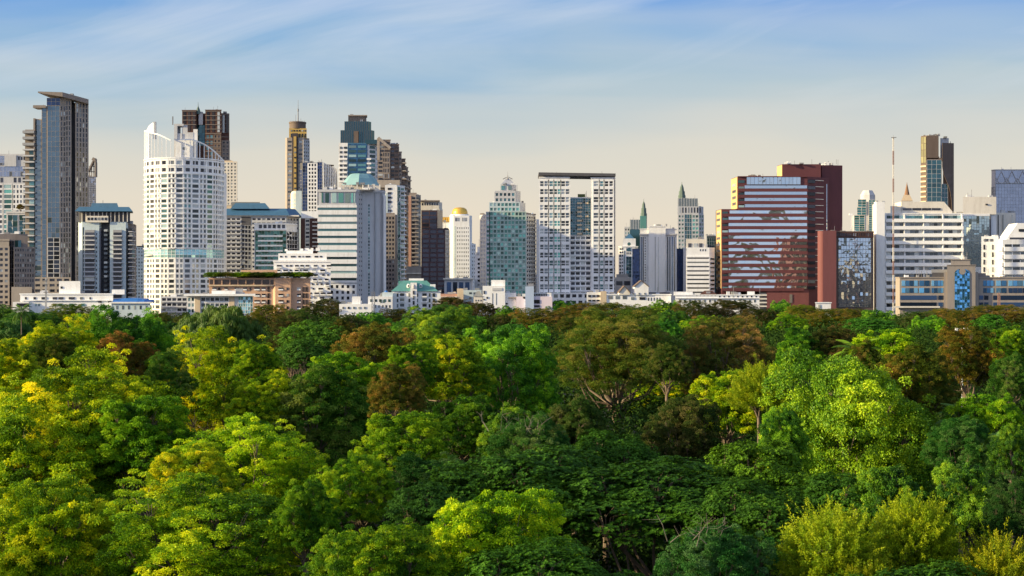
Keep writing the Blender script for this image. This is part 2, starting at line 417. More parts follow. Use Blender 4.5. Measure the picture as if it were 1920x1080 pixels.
    def build(s):
        s.auto_clutter()
        vs = [v for (mbb) in s.parts.values() for v in mbb.v]
        cx = sum(v[0] for v in vs)/len(vs) if vs else s.X(960)[0]
        if not vs:
            cx = next(iter(s.reps.values()))[0][0][0].x
        org = (cx, s.D, 0.0)
        e = bpy.data.objects.new(s.name, None); e.empty_display_size = 5; COL.objects.link(e); e.location = org
        tag(e, s.label, s.cat, s.group)
        for (part, mn), mb in s.parts.items():
            part = part.split('#')[0]
            if mb.f: link(part, mb.mesh(part, MATS[mn], org), e)
        for (part, mn), lst in s.reps.items():
            lst.sort(key=lambda r: -(r[4]))
            lst.sort(key=lambda r: -round((r[2]-r[1])*(r[4]-r[3]), 1))
            um = unit_mesh(MATS[mn])
            for fr, x0, x1, z0, z1, d0, d1 in lst[:100]:
                A, u, n, L = fr
                c = A+u*((x0+x1)/2)+n*((d0+d1)/2)
                o = bpy.data.objects.new(part, um); COL.objects.link(o); o.parent = e
                o.location = (c.x-org[0], c.y-org[1], (z0+z1)/2)
                o.rotation_euler = (0, 0, math.atan2(u.y, u.x))
                o.scale = (x1-x0, abs(d1-d0), z1-z0)
            if len(lst) > 100:
                mb = MB()
                for r in lst[100:]: s.fbox(mb, r[0], *r[1:])
                o = link(part, mb.mesh(part, MATS[mn], org), e); o['kind'] = 'stuff'
        return e
# ================================================================== BUILDINGS, from the photograph's first column to its last
# pale tower at the frame's edge
b = Bld('pale_tower', 'pale grey tower with louvred top, half cut by the frame edge behind the glass tower', 1300)
b.block([-45, 50], 289, None, 40, lgrey, cap=2)
b.grid(-45, 6, 345, 590, 6, 26, .55, .6, white, wgrey); b.grid(6, 24, 345, 590, 1, 26, .8, .75, white, wgreen); b.grid(24, 49, 345, 590, 4, 26, .55, .6, white, wgrey)
b.curtain(-45, 49, 312, 331, 18, 2, gviol, lgrey)
b.row('window', wdark, -40, 8, 5, 333, 342, .55); b.row('window', wdark, 24, 49, 3, 333, 342, .6)
b.bx(9, 31, 291, 312, -1.2, 6, lgrey, 'plant_room'); b.row('window', wdark, 33, 48, 3, 294, 300, .6)
b.curtain(-45, 9, 291, 310, 12, 4, gviol, lgrey)
b.build()

b = Bld('glass_block', 'low dark blue glass block in a pale frame with a small roof tree', 1010)
b.block([12, 68], 397, None, 30, lgrey, cap=1.5)
b.curtain(15, 33, 403, 437, 2, 3, gteal, lgrey); b.curtain(36, 68, 403, 455, 4, 5, gteal, lgrey)
b.build()

b = Bld('stone_office', 'brown-grey stone office of two wings around a dark glass bay', 830)
b.block([(-30, 0), (17, 0)], 449, None, 30, beige, cap=1); b.block([(17, 4), (28, 4)], 452, None, 20, taupe)
b.block([(27, 0), (64, 6)], 464, None, 30, taupe, cap=1); b.block([(-30, 4), (52, 8)], 438, 470, 22, taupe, part='upper_storey')
b.grid(-30, 17, 462, 572, 5, 11, .6, .5, beige, wdark); b.curtain((-30, 4), (27, 4), 451, 461, 8, 1, gdark, taupe)
b.curtain((17, 3.8), (27, 3.8), 452, 572, 2, 14, gdark, taupe)
b.grid((27, 0), (64, 6), 464, 550, 8, 9, .55, .55, taupe, wdark)
b.curtain((28, 5.5), (40, 6.5), 450, 463, 2, 1, gteal, taupe)
b.bx(34, 72, 538, 580, -14, -2, beige, 'annex')
b.build()

# slender glass tower
b = Bld('glass_tower', 'tall blue glass tower with beige stone fins and a slanted flat roof slab', 1000)
b.block([(65, 1), (78, 0)], 223, None, 24, beige); b.block([(78, -.5), (88, -.5)], 199, None, 26, beige)
b.block([(88, -1), (113, -1), (133, 2)], 184, None, 28, beige); b.block([(133, 9), (142, 9)], 190, None, 22, dgrey)
b.block([(142, 2), (165, 8)], 190, None, 24, beige)
b.bx(44, 66, 242, None, 4, 20, taupe, 'balcony_core')
b.curtain((66, 1), (77, 0), 225, 545, 1, 34, gsky, beige, .005); b.curtain((79, -.5), (87, -.5), 201, 545, 1, 36, gsky, beige, .005)
b.curtain((89.5, -1), (112, -1), 199, 446, 3, 26, gsky, beige, .006, .14); b.curtain((88, -1), (113, -1), 184, 198, 3, 2, gblue, mgrey, .01)
b.curtain((89.5, -1), (112, -1), 446, 520, 2, 9, gdark, lgrey, .01, .5)
b.grid((113, -1), (123, .5), 199, 560, 2, 38, .5, .8, beige, wdark); b.grid((123, .5), (133, 2), 188, 560, 2, 39, .5, .8, beige, wdark)
b.grid((142, 2), (165, 8), 192, 545, 4, 38, .5, .82, beige, wdark)
b.row('window', wdark, (142), 165, 2, 194, 214, .5, .1, 1) if False else None
for k in range(26):
    y = 245+k*11.5
    b.one('balcony', mgrey if k < 3 else lgrey, 43.5, 65, y, y+(5 if k < 3 else 2.6), -2, 4)
    if k > 2: b.one('window', wteal, 55, 64, y+3.2, y+10.5, -0.2, 4)
b.bx(64, 88, 198, 203, -3, 10, taupe, 'roof_ledge'); b.bx(63, 66, 222, 300, -.8, 10, taupe)
mbz = b.mb('roof_slab', taupe)
x0, x1, x2 = b.X(76)[0], b.X(122)[0], b.X(165.5)[0]; kb = (b.D+32)/b.D; z0, z1, z2 = b.Z(176), b.Z(177), b.Z(188)
mbz.box8([(x0, b.D-7, z0), (x1, b.D-7, z1-3), (x1, b.D+30, z1-3), (x0, b.D+30, z0), (x0, b.D-7, z0+1.2), (x1, b.D-7, z1+1), (x1, b.D+30, z1+1), (x0, b.D+30, z0+1.2)])
mbz.box8([(x1, b.D-7, z1-3), (x2, b.D+1, z2-3), (x2*kb, b.D+32, z2-3), (x1, b.D+30, z1-3), (x1, b.D-7, z1+1), (x2, b.D+1, z2+1), (x2*kb, b.D+32, z2+1), (x1, b.D+30, z1+1)])
b.bx(62, 133, 520, None, -8, 1, beige, 'podium'); 
s0 = b.D; b.D -= 8; b.grid(64, 132, 520, 560, 5, 4, .7, .5, beige, wdark); b.D = s0
b.clutter(110, 135, 178, 5, 3)
b.build()

b = Bld('curved_fin_tower', 'slim pale tower with a pointed curved crown just behind the tall glass tower', 1420)
b.block([164, 180], 331, None, 20, paleblue); b.curtain(165, 180, 331, 470, 5, 34, gviol, white)
m_ = b.mb('crown_fin', taupe)
pts = [(180, 332), (180, 306), (178.5, 297), (175.5, 302), (171, 312), (166.5, 322)]
for p, q in zip(pts, pts[1:]): m_.beam((*b.X(p[0]), b.Z(p[1])), (*b.X(q[0]), b.Z(q[1])), 1.6, 6)
for x, y in ((176, 302), (172, 311), (168, 320)): m_.beam((*b.X(x), b.Z(332)), (*b.X(x), b.Z(y)), 1.0)
for y in (312, 322): m_.beam((*b.X(167), b.Z(y)), (*b.X(180), b.Z(y)), 1.0)
b.build()

# condominium with blue roof
b = Bld('blue_roof_condominium', 'grey-blue apartment block with dark recesses and a blue hipped roof cap', 860)
b.block([(147, 3), (154, 0), (186, 0), (190, 4)], 416, None, 24, palecy); b.block([(190, 5), (206, 5)], 416, None, 20, dgrey)
b.block([(206, 0), (236, 0), (240, 3)], 416, None, 24, palecy); b.block([(240, 5), (251, 9)], 419, None, 20, taupe)
for xa, xb in ((160, 178), (213, 229)):
    b.bx(xa, xb, 431, 560, -1.2, 1, mgrey, 'balcony_bay')
    for k in range(15):
        y = 436+k*8.4
        b.one('balcony', lgrey, xa-1.5, xb+1.5, y+5.2, y+7.4, -3.2, 0); b.one('window', wdark, xa+.6, xb-.6, y, y+5, -1.45, 0)
        b.one('window', wdark, xb+1.6, xb+4, y+1, y+4.5, -.2, .1) if xa < 200 else None
b.row('window', wdark, 153, 159, 1, 426, 560, .35); b.row('window', wdark, 185, 190, 1, 428, 560, .7, .2, 2); b.row('window', wdark, 233, 239, 1, 428, 560, .7, .2, 2)
for k in range(15): b.one('window', wgrey, 193.5, 202, 430+k*8.6, 434.5+k*8.6, -.25-5+5, .2) if False else b.one('window', wgrey, 195, 201, 430+k*8.6, 434+k*8.6, 0, 5)
for k in range(16): b.one('window', wdark, 242.5, 247.5, 428+k*8.2, 433+k*8.2, 0, 8); b.one('balcony', lgrey, 241, 249, 433.4+k*8.2, 435+k*8.2, -1, 8)
b.block([(148, 1), (160, 0), (244, 2)], 398, 417, 20, dgrey, part='penthouse')
b.bx(163, 204, 405, 417, -1.5, 2, offw, 'penthouse_frame'); b.row('window', wdark, 164, 203, 6, 408, 413, .6, -1.7, 1)
b.row('column', offw, 150, 243, 12, 398, 416, .16, -.8, .2)
b.taper([(147, -2), (245, 0)], 388, 396.5, 24, .86, bluer, grow=2.2); b.taper([(170, 1), (222, 1)], 380.5, 388, 16, .9, bluer, 'roof_cap', 0)
b.mb('antenna', steel).beam((*b.X(193, 4), b.Z(381)), (*b.X(193, 4), b.Z(375)), .3)
b.build()

b = Bld('pale_apartments', 'pale distant apartments in the gap between condominium and round tower', 1350)
b.block([253, 275], 461, None, 20, palecy); b.grid(253, 274, 463, 560, 4, 15, .5, .5, palecy, wgrey); b.bx(257, 275, 461, 470, 0, 12, lgrey, 'roof_storey')
b.build()

# round white tower
b = Bld('round_tower', 'white cylindrical apartment tower with a swooping open crown and teal glass belt', 930)
NS = 16; C0, RR = 346.5, 73.0
rad = RR*b.D/(F-RR)
def ring(t, r=RR): a = math.pi*(1-t); return (C0-r*math.cos(math.pi-a) if False else C0-r*math.cos(math.pi*t), rad*(1-math.sin(math.pi*t)*r/RR))
def ringp(t, k=1.0):
    cx, _ = b.X(C0, rad); return (cx-rad*k*math.cos(math.pi*t), b.D+rad-rad*k*math.sin(math.pi*t))
def P2(t):     # back to (px, dy) so that face() lands on the circle
    x, y = ringp(t); return (960+x*F/y, y-b.D)
b.mb('wall', white).prism([ringp(k/NS) for k in range(NS+1)]+[(ringp(1)[0], b.D+rad+12), (ringp(0)[0], b.D+rad+12)], 0, b.Z(318))
for k in range(NS):
    p, q = P2(k/NS), P2((k+1)/NS)
    big = k in (3, 4, 6, 8, 10, 12)
    b.grid(p, q, 325, 466, 1 if big else 2, 15, .8 if big else .6, .66, bright, wgrey if k % 3 else wteal, .5, bal=(.8, .8) if k % 2 else None)
    b.curtain(p, q, 467, 483, 2, 3, gaqua, bright, .02, .3)
    b.grid(p, q, 484, 590, 1 if k % 2 else 2, 11, .66, .64, bright, wgrey, .5)
    b.grid(p, q, 298, 325, 1, 2, .7, .55, bright, wdark, .5)
fin = b.mb('crown_fin', bright); rail = b.mb('crown_rail', bright)
def topy(px):
    tb = [(273, 241), (281, 246), (299, 252), (322, 264), (330, 262), (361, 261), (380, 267), (396, 276), (410, 287), (421, 297)]
    for (a, ya), (c, yc) in zip(tb, tb[1:]):
        if a <= px <= c: return ya+(yc-ya)*(px-a)/(c-a)
    return 297 if px > 400 else 241
last = None
M = 26
for k in range(M+1):
    t = k/M; x, y = ringp(t, 1.0); px = 960+x*F/y
    ty = topy(px)
    zt = CAMZ+(540-ty)/F*b.D
    if not (322 < px < 345): fin.beam((x, y, b.Z(326)), (x, y, zt), .55, .55)
    if last and not (321 < px < 345): rail.beam(last, (x, y, zt), .8, 1.0)
    last = (x, y, zt)
for y0 in (296, 310, 325):
    for k in range(32):
        a = ringp(k/32, 1.012); c = ringp((k+1)/32, 1.012); b.mb('floor_ring#%d' % y0, bright).beam((*a, b.Z(y0)), (*c, b.Z(y0)), .8, .8)
for k in range(0, 5): # solid sail
    a = ringp(k*.045, .985); c = ringp((k+1)*.045, .985); px = 960+a[0]*F/a[1]
    b.mb('crown_sail', bright).box8([(a[0], a[1], b.Z(325)), (c[0], c[1], b.Z(325)), (c[0]+.5, c[1]+.5, b.Z(325)), (a[0]+.5, a[1]+.5, b.Z(325)),
        (a[0], a[1], b.Z(topy(px))), (c[0], c[1], b.Z(topy(px+4))), (c[0]+.5, c[1]+.5, b.Z(topy(px+4))), (a[0]+.5, a[1]+.5, b.Z(topy(px)))])
tip = [(274, 243, 2), (275.5, 235, 3), (279, 229, 6), (284.5, 225, 10), (291, 223.5, 14)]
for (pa, ya, da), (pb, yb2, db) in zip(tip, tip[1:]):
    A_ = b.X(pa, rad-da); B_ = b.X(pb, rad-db)
    b.mb('crown_sail', bright).box8([(A_[0], A_[1], b.Z(topy(pa)+2)), (B_[0], B_[1], b.Z(ya+11)), (B_[0], B_[1]+1, b.Z(ya+11)), (A_[0], A_[1]+1, b.Z(topy(pa)+2)),
        (A_[0], A_[1], b.Z(ya)), (B_[0], B_[1], b.Z(yb2)), (B_[0], B_[1]+1, b.Z(yb2)), (A_[0], A_[1]+1, b.Z(ya))])
b.mb('tip_fin', lgrey).box(b.X(287.6, rad-15)[0], b.X(291.6, rad-15)[0], b.D+rad-15, b.D+rad-12, b.Z(256), b.Z(223.2))
b.bx(322, 328, 230, 318, 8, 20, lgrey, 'lift_core'); b.bx(328, 340, 230, 234, 8, 20, lgrey, 'lift_core'); b.bx(337, 347, 232, 318, 9, 20, lgrey, 'lift_core')
b.bx(328, 337, 248, 318, 8.5, 19, lgrey, 'lift_core'); b.bx(347, 358, 246, 318, 8.6, 20, lgrey, 'lift_core'); b.bx(358, 366, 240, 318, 8.8, 22, white, 'lift_core')
b.bx(327, 360, 262, 320, 4, 12, white, 'lift_core'); b.row('window', wgrey, 340, 346, 1, 275, 281, .8, 3.8, 4.5) if False else b.one('window', wgrey, 340.5, 345.5, 275, 280, -3+6.8, 5)
b.one('window', wgrey, 340.5, 345.5, 284, 289, 3.8, 5)
b.mb('mast', steel).beam((*b.X(324, 12), b.Z(231)), (*b.X(324, 12), b.Z(215)), .8)
b.rev(289, 14, [(16, 480), (17, 479.5), (17, 477), (15, 476.5)], offw, 'balcony_ring', 24)
for k in range(3): b.rev(289, 14, [(12+k, 584-k), (12+k, 583)], offw, 'balcony_ring', 20) if k < 0 else None
b.build()

b = Bld('brown_tower', 'dark red-brown twin-mass tower with a small green spire behind the round tower', 1330)
b.block([341.5, 368], 206.5, None, 30, rust, cap=.5); b.block([(367, 8), (387, 8)], 211, None, 20, rust); b.block([385, 415], 206, None, 30, rust, cap=.5); b.block([(415, 6), (430, 9)], 211, None, 22, rust)
for xa, xb, dy, y0 in ((341.5, 368, 0, 208), (385, 415, 0, 208), (415, 430, 6, 213)):
    for k in range(4 if xb < 380 else 22): b.one('ledge', taupe, (xa, dy), (xb, dy+(3 if dy else 0)), y0+k*8.4, y0+k*8.4+1.0, -.8, .2)
    n = 3 if xb-xa > 20 else 2
    for i in range(n):
        c = xa+(xb-xa)*(i+.5)/n
        b.one('window_strip', wbrown, (c-2.2, dy), (c+2.2, dy), y0+2, 246 if xb < 380 else 248, -.3, .3)
b.curtain((368, 7.5), (384, 7.5), 233, 272, 3, 8, gteal, dgrey); b.grid((386, 0), (400, 0), 252, 375, 2, 12, .7, .75, rust, wteal); b.grid((401, 0), (414, 0), 252, 375, 2, 14, .4, .6, brown, wdark)
b.grid((416, 6), (430, 9), 262, 380, 2, 16, .5, .6, taupe, wdark)
b.bx(371, 379, 212, 233, 4, 9, lgrey, 'stair_tower')
b.rev(371.5, 6, [(5.5, 213), (4.5, 208), (2.4, 202), (.9, 199), (.5, 197), (.25, 191), (0.1, 190)], wall('grey_green_spire', (.10, .15, .14)), 'spire', 8)
b.build()
b = Bld('cream_apartments', 'cream apartment slab peeping out beside the dark brown tower', 1280)
b.block([410, 445], 303, None, 24, cream); b.bx(418, 436, 301, 304, 2, 10, cream, 'roof_storey')
b.grid(419, 444, 304, 385, 4, 13, .45, .5, offw, wgrey)
b.mb('antenna', steel).beam((*b.X(446), b.Z(373)), (*b.X(432), b.Z(375)), .6)
b.build()

# wide blue-roofed block
b = Bld('blue_roof_block', 'long grey apartment block with a wide blue metal hipped roof', 1010)
b.block([(410, 0), (536, 0), (560, 14)], 405, None, 40, lgrey)
b.grid(415, 452, 407, 520, 4, 14, .72, .45, lgrey, wdark, bal=(1.2, 1.1)); b.grid(472, 536, 407, 520, 7, 14, .7, .45, lgrey, wdark)
b.bx(453, 471, 406, 422, -.6, 1, dgrey, 'loggia'); b.grid(453, 471, 422, 520, 3, 12, .75, .7, mgrey, wdark); b.grid((537, .3), (560, 14), 407, 520, 4, 14, .5, .5, offw, wgrey)
b.taper([(408, -1), (540, -1), (563, 14)], 390, 404, 30, .80, bluer, grow=1.5, ky=.5); b.taper([(432, 4), (506, 4)], 380, 391, 16, .75, bluer, 'roof_cap', 0)
b.bx(428, 482, 377, 390, 14, 24, roofg, 'plant_room')
b.bx(410, 561, 403.5, 406, -1.4, 30, offw, 'cornice')
b.build()

b = Bld('green_glass_office', 'white office with dark green glass bands and a row of square top openings', 960)
b.block([(477, 0), (537, 0), (557, 12)], 419, None, 26, white, cap=1)
b.row('window', wdark, 484, 536, 6, 421, 428, .68); b.bx(476, 538, 430, 432, -1.2, 1, white, 'ledge')
b.curtain(478.5, 536.5, 433, 505, 10, 12, glass('green_glass', (.07, .18, .145), metal=.6, bump=.8, bscale=.1), mgrey)
for k, y in enumerate((441, 450, 459, 469, 478, 487, 496)): b.one('spandrel', white, 484-(k > 2)*4, 530, y, y+3, -1, 0)
b.curtain((537, .2), (557, 12), 434, 505, 4, 9, gdark, lgrey, .02, .4)
b.build()

b = Bld('maroon_apartments', 'narrow white and maroon apartment block under a white plant storey', 1020)
b.block([564, 600], 408, None, 24, offw); b.bx(565, 597, 396, 409, -.5, 10, bright, 'plant_storey')
b.bx(564, 572, 410, 480, -.8, 1, rust, 'wall_panel'); b.bx(581, 585, 410, 480, -.8, 1, rust, 'wall_panel'); b.bx(585, 600, 410, 480, -.4, 1, rust, 'wall_panel')
b.row('window', wgrey, 573, 580, 1, 412, 415, .7) ; 
for k in range(9): b.one('window', wdark, 573.5, 580, 412+k*7.5, 416+k*7.5, -.2, .2); b.one('balcony', offw, 586, 600, 415.5+k*7.5, 417.5+k*7.5, -1.4, 0)
b.build()

b = Bld('white_stepped_apartments', 'bright white stepped apartment block behind the orange building', 860)
b.block([(513, 0), (620, 0)], 489, None, 30, bright, cap=1); b.bx(521, 612, 475, 490, 2, 22, bright, 'upper_storey'); b.bx(535, 585, 469.5, 476, 5, 18, bright, 'roof_storey')
rs = random.Random(4)
for r_ in range(12):
    y = 478+r_*8.6
    x = 519 if r_ > 1 else 524
    while x < (616 if r_ > 1 else 608):
        wd = rs.choice((3, 4.5, 7, 9)); 
        b.one('window', wdark, x, x+wd, y+1.6, y+4.6, (1.8 if r_ < 1 else -.25), 2.4 if r_ < 1 else .2)
        if wd > 6: b.one('balcony', bright, x-.6, x+wd+.6, y+4.8, y+7.2, -1.6, 0) if r_ > 1 else None
        x += wd+rs.choice((3, 5, 8))
b.clutter(536, 600, 470, 7, 5, 6, 14, white)
b.build()

# gold crowned tower with the mast
b = Bld('mast_tower', 'tall tan tower with ochre stripe, round gold crown and needle mast', 1750)
b.block([(535, 6), (538, 0), (569, 0), (580, 12)], 258, None, 34, beige)
b.bx(548, 559, 250, 390, -1.5, 4, purple, 'centre_bay'); b.bx(551, 556, 256, 380, -2.4, 0, goldst, 'centre_stripe')
for k in range(11): b.one('window', wdark, 552, 555.2, 275+k*9.6, 278+k*9.6, -2.7, -1)
b.grid(539, 548, 262, 395, 1, 17, .8, .45, beige, wgrey); b.grid(559, 568, 262, 395, 1, 17, .8, .45, beige, wgrey); b.grid((569, 0), (580, 12), 262, 395, 3, 20, .5, .5, lgrey, wgrey)
b.grid(539, 568, 396, 500, 8, 12, .4, .5, cream, wgrey)
b.block([(542, 4), (575, 4)], 240, 259, 24, goldst, part='crown_storey'); b.row('window', wdark, 543, 574, 6, 243, 246, .5, 3.6, 5); b.row('window', wdark, 543, 574, 6, 250, 257, .45, 3.6, 5)
b.rev(558, 16, [(15.5, 240), (15.5, 230), (16.3, 229.6), (16.3, 227), (14.5, 226.6)], brown, 'crown_drum', 28)
b.rev(559, 16, [(1.1, 227), (.8, 207), (1.3, 206), (1.3, 202), (.45, 201), (.3, 185)], steel, 'mast', 8)
b.rev(554.5, 14, [(.35, 227), (.3, 213)], steel, 'mast', 6); b.rev(564, 14, [(.3, 227), (.3, 220)], steel, 'mast', 6)
for k in range(9): b.rev(544+k*3.4, 12, [(.4, 227), (.4, 224.5)], steel, 'antenna', 5)
b.build()

b = Bld('navy_glass_tower', 'dark blue glass tower with white grid centre and sloping side shoulder', 1320)
b.block([(563, 2), (567, 0), (604, 0)], 305, None, 28, dgrey)
b.curtain((563, 2), (566.5, 0), 318, 400, 1, 12, gblue, lgrey); b.curtain(567.5, 577, 305, 400, 2, 16, gblue, lgrey); b.grid(578, 594, 306, 400, 3, 13, .62, .62, bright, wdark, .9); b.curtain(595, 604, 304, 400, 2, 16, gblue, lgrey)
m_ = b.mb('side_wing', lgrey); q0, q1 = b.X(604), b.X(633, 8)
m_.box8([(q0[0], q0[1], 0), (q1[0], q1[1], 0), (q1[0], q1[1]+24, 0), (q0[0], q0[1]+26, 0), (q0[0], q0[1], b.Z(303.5)), (b.X(627, 8)[0], q1[1], b.Z(313)), (b.X(627, 8)[0], q1[1]+24, b.Z(313)), (q0[0], q0[1]+26, b.Z(303.5))])
for k in range(8):
    xa = 606+k*3.3; m2 = b.mb('white_fin', white); t0 = 305+k*1.3
    m2.beam((*b.X(xa, k*1.1-.6), b.Z(t0)), (*b.X(xa+1.8, k*1.1-.6), b.Z(400)), 1.1)
for k in range(14): b.one('window_band', wdark, (605, .2), (626+k*.45, 7), 308+k*6.8, 311+k*6.8, -.3, .3)
b.clutter(570, 600, 304, 6, 8); b.mb('antenna', steel).beam((*b.X(603, 6), b.Z(304)), (*b.X(603, 6), b.Z(298)), .4)
b.build()
b = Bld('pale_rounded_block', 'small cream block with rounded pale glass front before the tan mast tower', 1250)
b.rev(556, 14, [(11, None if False else 600), (11, 362), (9, 358), (6, 356.5)], offw, 'wall', 24)
b.bx(553, 564, 357, 600, 6, 20, palecy)
for k in range(7): b.rev(556, 14, [(11.25, 372+k*7+3.6), (11.25, 372+k*7)], palecy, 'window_band', 24)
b.build()

# teal crowned tower
b = Bld('teal_crowned_tower', 'white and blue balcony tower with a dark teal stepped glass crown', 1320)
b.block([(635, 0), (690, 0), (718, 16)], 268, None, 30, white)
b.curtain((652.5, -1), (688, -1), 270, 335, 6, 10, glass('royal_blue_glass', (.025, .10, .20), metal=.5), bluer, .01)
b.bx(652, 689, 268, 340, -.9, 1, bluer, 'blue_bay')
for k in range(8):
    b.one('window_band', wteal, (654, -1), (668, -1), 273+k*8.6, 277.5+k*8.6, -.7, .1); b.one('window_band', wteal, (671, -1), (686, -1), 273+k*8.6, 277.5+k*8.6, -.7, .1)
    y = 275+k*8.4
    b.one('window', wgrey, 637, 642, y, y+4, -.3, .1); b.one('window', wgrey, 645, 651, y, y+4, -.3, .1)
    if k > 1: b.one('balcony', bright, 636, 651, y+5, y+8, -1.6, 0); b.one('balcony', bright, 688, 696, y+5, y+8, -1.6, 0)
for k in range(13):
    y = 273+k*8.4
    b.one('window', wteal, (693, 2), (703, 7), y, y+5, -.4, .2); b.one('balcony', white, (706, 9), (717, 15), y+4, y+7.4, -2.5, 0)
b.bx(686, 718, 262, 270, -1, 16, gteal, 'shoulder_glass')
for xa, xb, yt, d in ((638.5, 702, 244, 1), (646, 696, 227, 3), (653, 687, 216, 5)):
    b.block([(xa, d), (xb-6, d), (xb, d+6)], yt, 269, 18, gteal if yt > 220 else taupe, part='crown_glass')
    mm = b.mb('crown_fin', dgrey)
    for i in range(int((xb-xa)/3.4)): x = xa+i*3.4; b.fbox(mm, b.fr((x, d), (x+1, d)), 0, .5, b.Z(268 if yt > 240 else 245), b.Z(yt), 0, .6)
b.bx(664, 672, 246, 268, -1, 4, brown, 'crown_panel'); b.bx(652, 688, 214.8, 217, 3.5, 20, taupe, 'crown_cap')
b.build()

b = Bld('brown_stepped_tower', 'brown concrete tower stepping down in terraces with a raking parapet wall', 1270)
rs = random.Random(12)
steps = [(708, 732, 262, 0), (732, 748, 270, 2), (745, 753, 284, 3), (748, 760, 297, 4), (752, 765, 313, 5), (756, 770, 330, 6)]
for i, (xa, xb, yt, d) in enumerate(steps):
    b.block([(xa, d), (xb, d)], yt, None, 24-i*2, [taupe, brown, taupe, brown, taupe, taupe][i], cap=.8)
    for k in range(int((500-yt)/7.5)):
        y = yt+4+k*7.5
        b.one('window', wdark, (xa+1.5, d), (xa+(xb-xa)*.45, d), y, y+3.6, -.3, .2); b.one('window', wbrown, (xa+(xb-xa)*.55, d), (xb-1.5, d), y, y+3.6, -.3, .2)
        if i > 2 and k % 2 == 0: b.one('balcony', beige, (xb-5, d), (xb+1.8, d), y+3, y+5, -3, 2)
mm = b.mb('raking_wall', beige)
for d in (-.4, 6): mm.beam((*b.X(709, d), b.Z(258)), (*b.X(732, d), b.Z(278)), 1.4, 3)
b.bx(707, 712, 259, 300, -.4, 6, beige); b.bx(708, 750, 338, 352, -4, 2, beige, 'terrace'); b.clutter(735, 748, 270, 4, 9, 6, 12)
b.grid((718, -.3), (730, -.3), 285, 335, 4, 5, .6, .7, taupe, wdark)
b.build()

# central striped block with the teal dome roof
b = Bld('striped_office', 'large light grey office with dark window stripes and green glazed top storey', 915)
b.block([(597, 0), (668, 0), (680, 8), (722, 12)], 356, None, 40, lgrey, cap=1.5)
b.ribbon(597, 668, 385, 530, 11, .36, white, wteal, .7)
b.bx(597, 668, 357, 360, -.9, .5, lgrey, 'parapet')
for k, (xa, xb) in enumerate(((603, 606), (610, 617), (622, 631), (635, 644), (647, 656), (659, 662), (664, 666))): b.one('window', wgreen, xa, xb, 362, 380, -.4, .2)
b.grid(597, 668, 532, 575, 7, 4, .5, .55, white, wdark)
b.grid((668.5, .5), (679.5, 7.8), 360, 575, 3, 24, .35, .4, lgrey, wdark, .3)
for k in range(30): b.one('window', wpane if False else wteal, (690.5, 8.9), (693, 9.1), 382+k*6.2, 386+k*6.2, -.3, .2)
b.bx(700, 701.2, 360, None, 9.2, 12, mgrey, 'pilaster'); b.bx(712, 713.5, 360, None, 10, 13, mgrey, 'pilaster'); b.bx(717, 722, 365, None, 9.5, 14, white, 'pilaster')
b.block([(636, 12), (712, 14)], 344.5, 357, 22, offw, part='penthouse'); b.row('column', offw, 620, 716, 9, 345, 356, .2, 6, 8)
b.rev(676, 26, [(38.5, 344.5), (36.5, 343), (28.5, 331), (23, 325), (19, 321.8), (0.2, 320.8)], tealr, 'roof_dome', 8)
b.bx(612, 700, 354, 356.2, 3, 12, mgrey, 'roof_deck'); b.clutter(608, 700, 355, 14, 10, 2, 10); b.bx(659, 676, 321, 323, 22, 30, tealr, 'roof_cap')
b.build()

b = Bld('white_teal_apartments', 'slim white apartment tower with teal glass corner beside the striped office', 1120)
b.block([(722, 0), (744, 0), (759, 10)], 347, None, 26, white); b.curtain((744, .2), (750, 4), 350, 530, 1, 26, gteal, white); b.curtain((745, -.2), (746, -.1), 350, 530, 1, 4, gteal, white)
for k in range(21):
    y = 352+k*8.2
    b.one('window', wdark, 727, 734, y, y+4, -.3, .1); b.one('window', wteal, (751, 5), (757, 9), y, y+4, -.4, .2); b.one('balcony', white, (750, 4.5), (759, 10), y+4.4, y+6.8, -2, 0)
b.bx(723, 727, 362, 600, -.8, 4, palecy, 'pilaster'); b.bx(724, 742, 345, 348, 4, 12, mgrey, 'roof_storey')
b.build()
b = Bld('grey_brown_apartments', 'narrow grey-brown apartment block rising before the slim teal-cornered tower', 1010)
b.block([(722, 0), (741, 0), (745, 6)], 402, None, 22, beige)
b.grid(723, 740, 405, 560, 3, 19, .6, .55, taupe, wdark); b.bx(722, 740, 399, 402, 2, 10, taupe, 'roof_storey')
b.build()
b = Bld('pink_brown_tower', 'pinkish brown balcony tower with planted terrace at its foot', 1160)
b.block([(766, 0), (780, 0), (789, 6)], 365, None, 24, beige); b.bx(766, 771, 367, 600, -.9, 2, pink, 'wall_panel')
for k in range(18): y = 370+k*7.6; b.one('window', wdark, 772.5, 778, y, y+4, -.2, .1); b.one('balcony', beige, 772, (785), y+4.2, y+6.2, -2.2, 2); b.one('window', wgrey, (781, 1), (788, 5.5), y, y+4, -.3, .3)
b.bx(767, 781, 361, 366, 3, 14, taupe, 'roof_storey'); b.bx(764, 806, 500, 600, -18, -6, beige, 'terrace'); b.bx(762, 806, 512, 514, -20, -6, offw, 'ledge'); b.bx(764, 806, 526, 528, -20, -6, offw, 'ledge')
b.build()

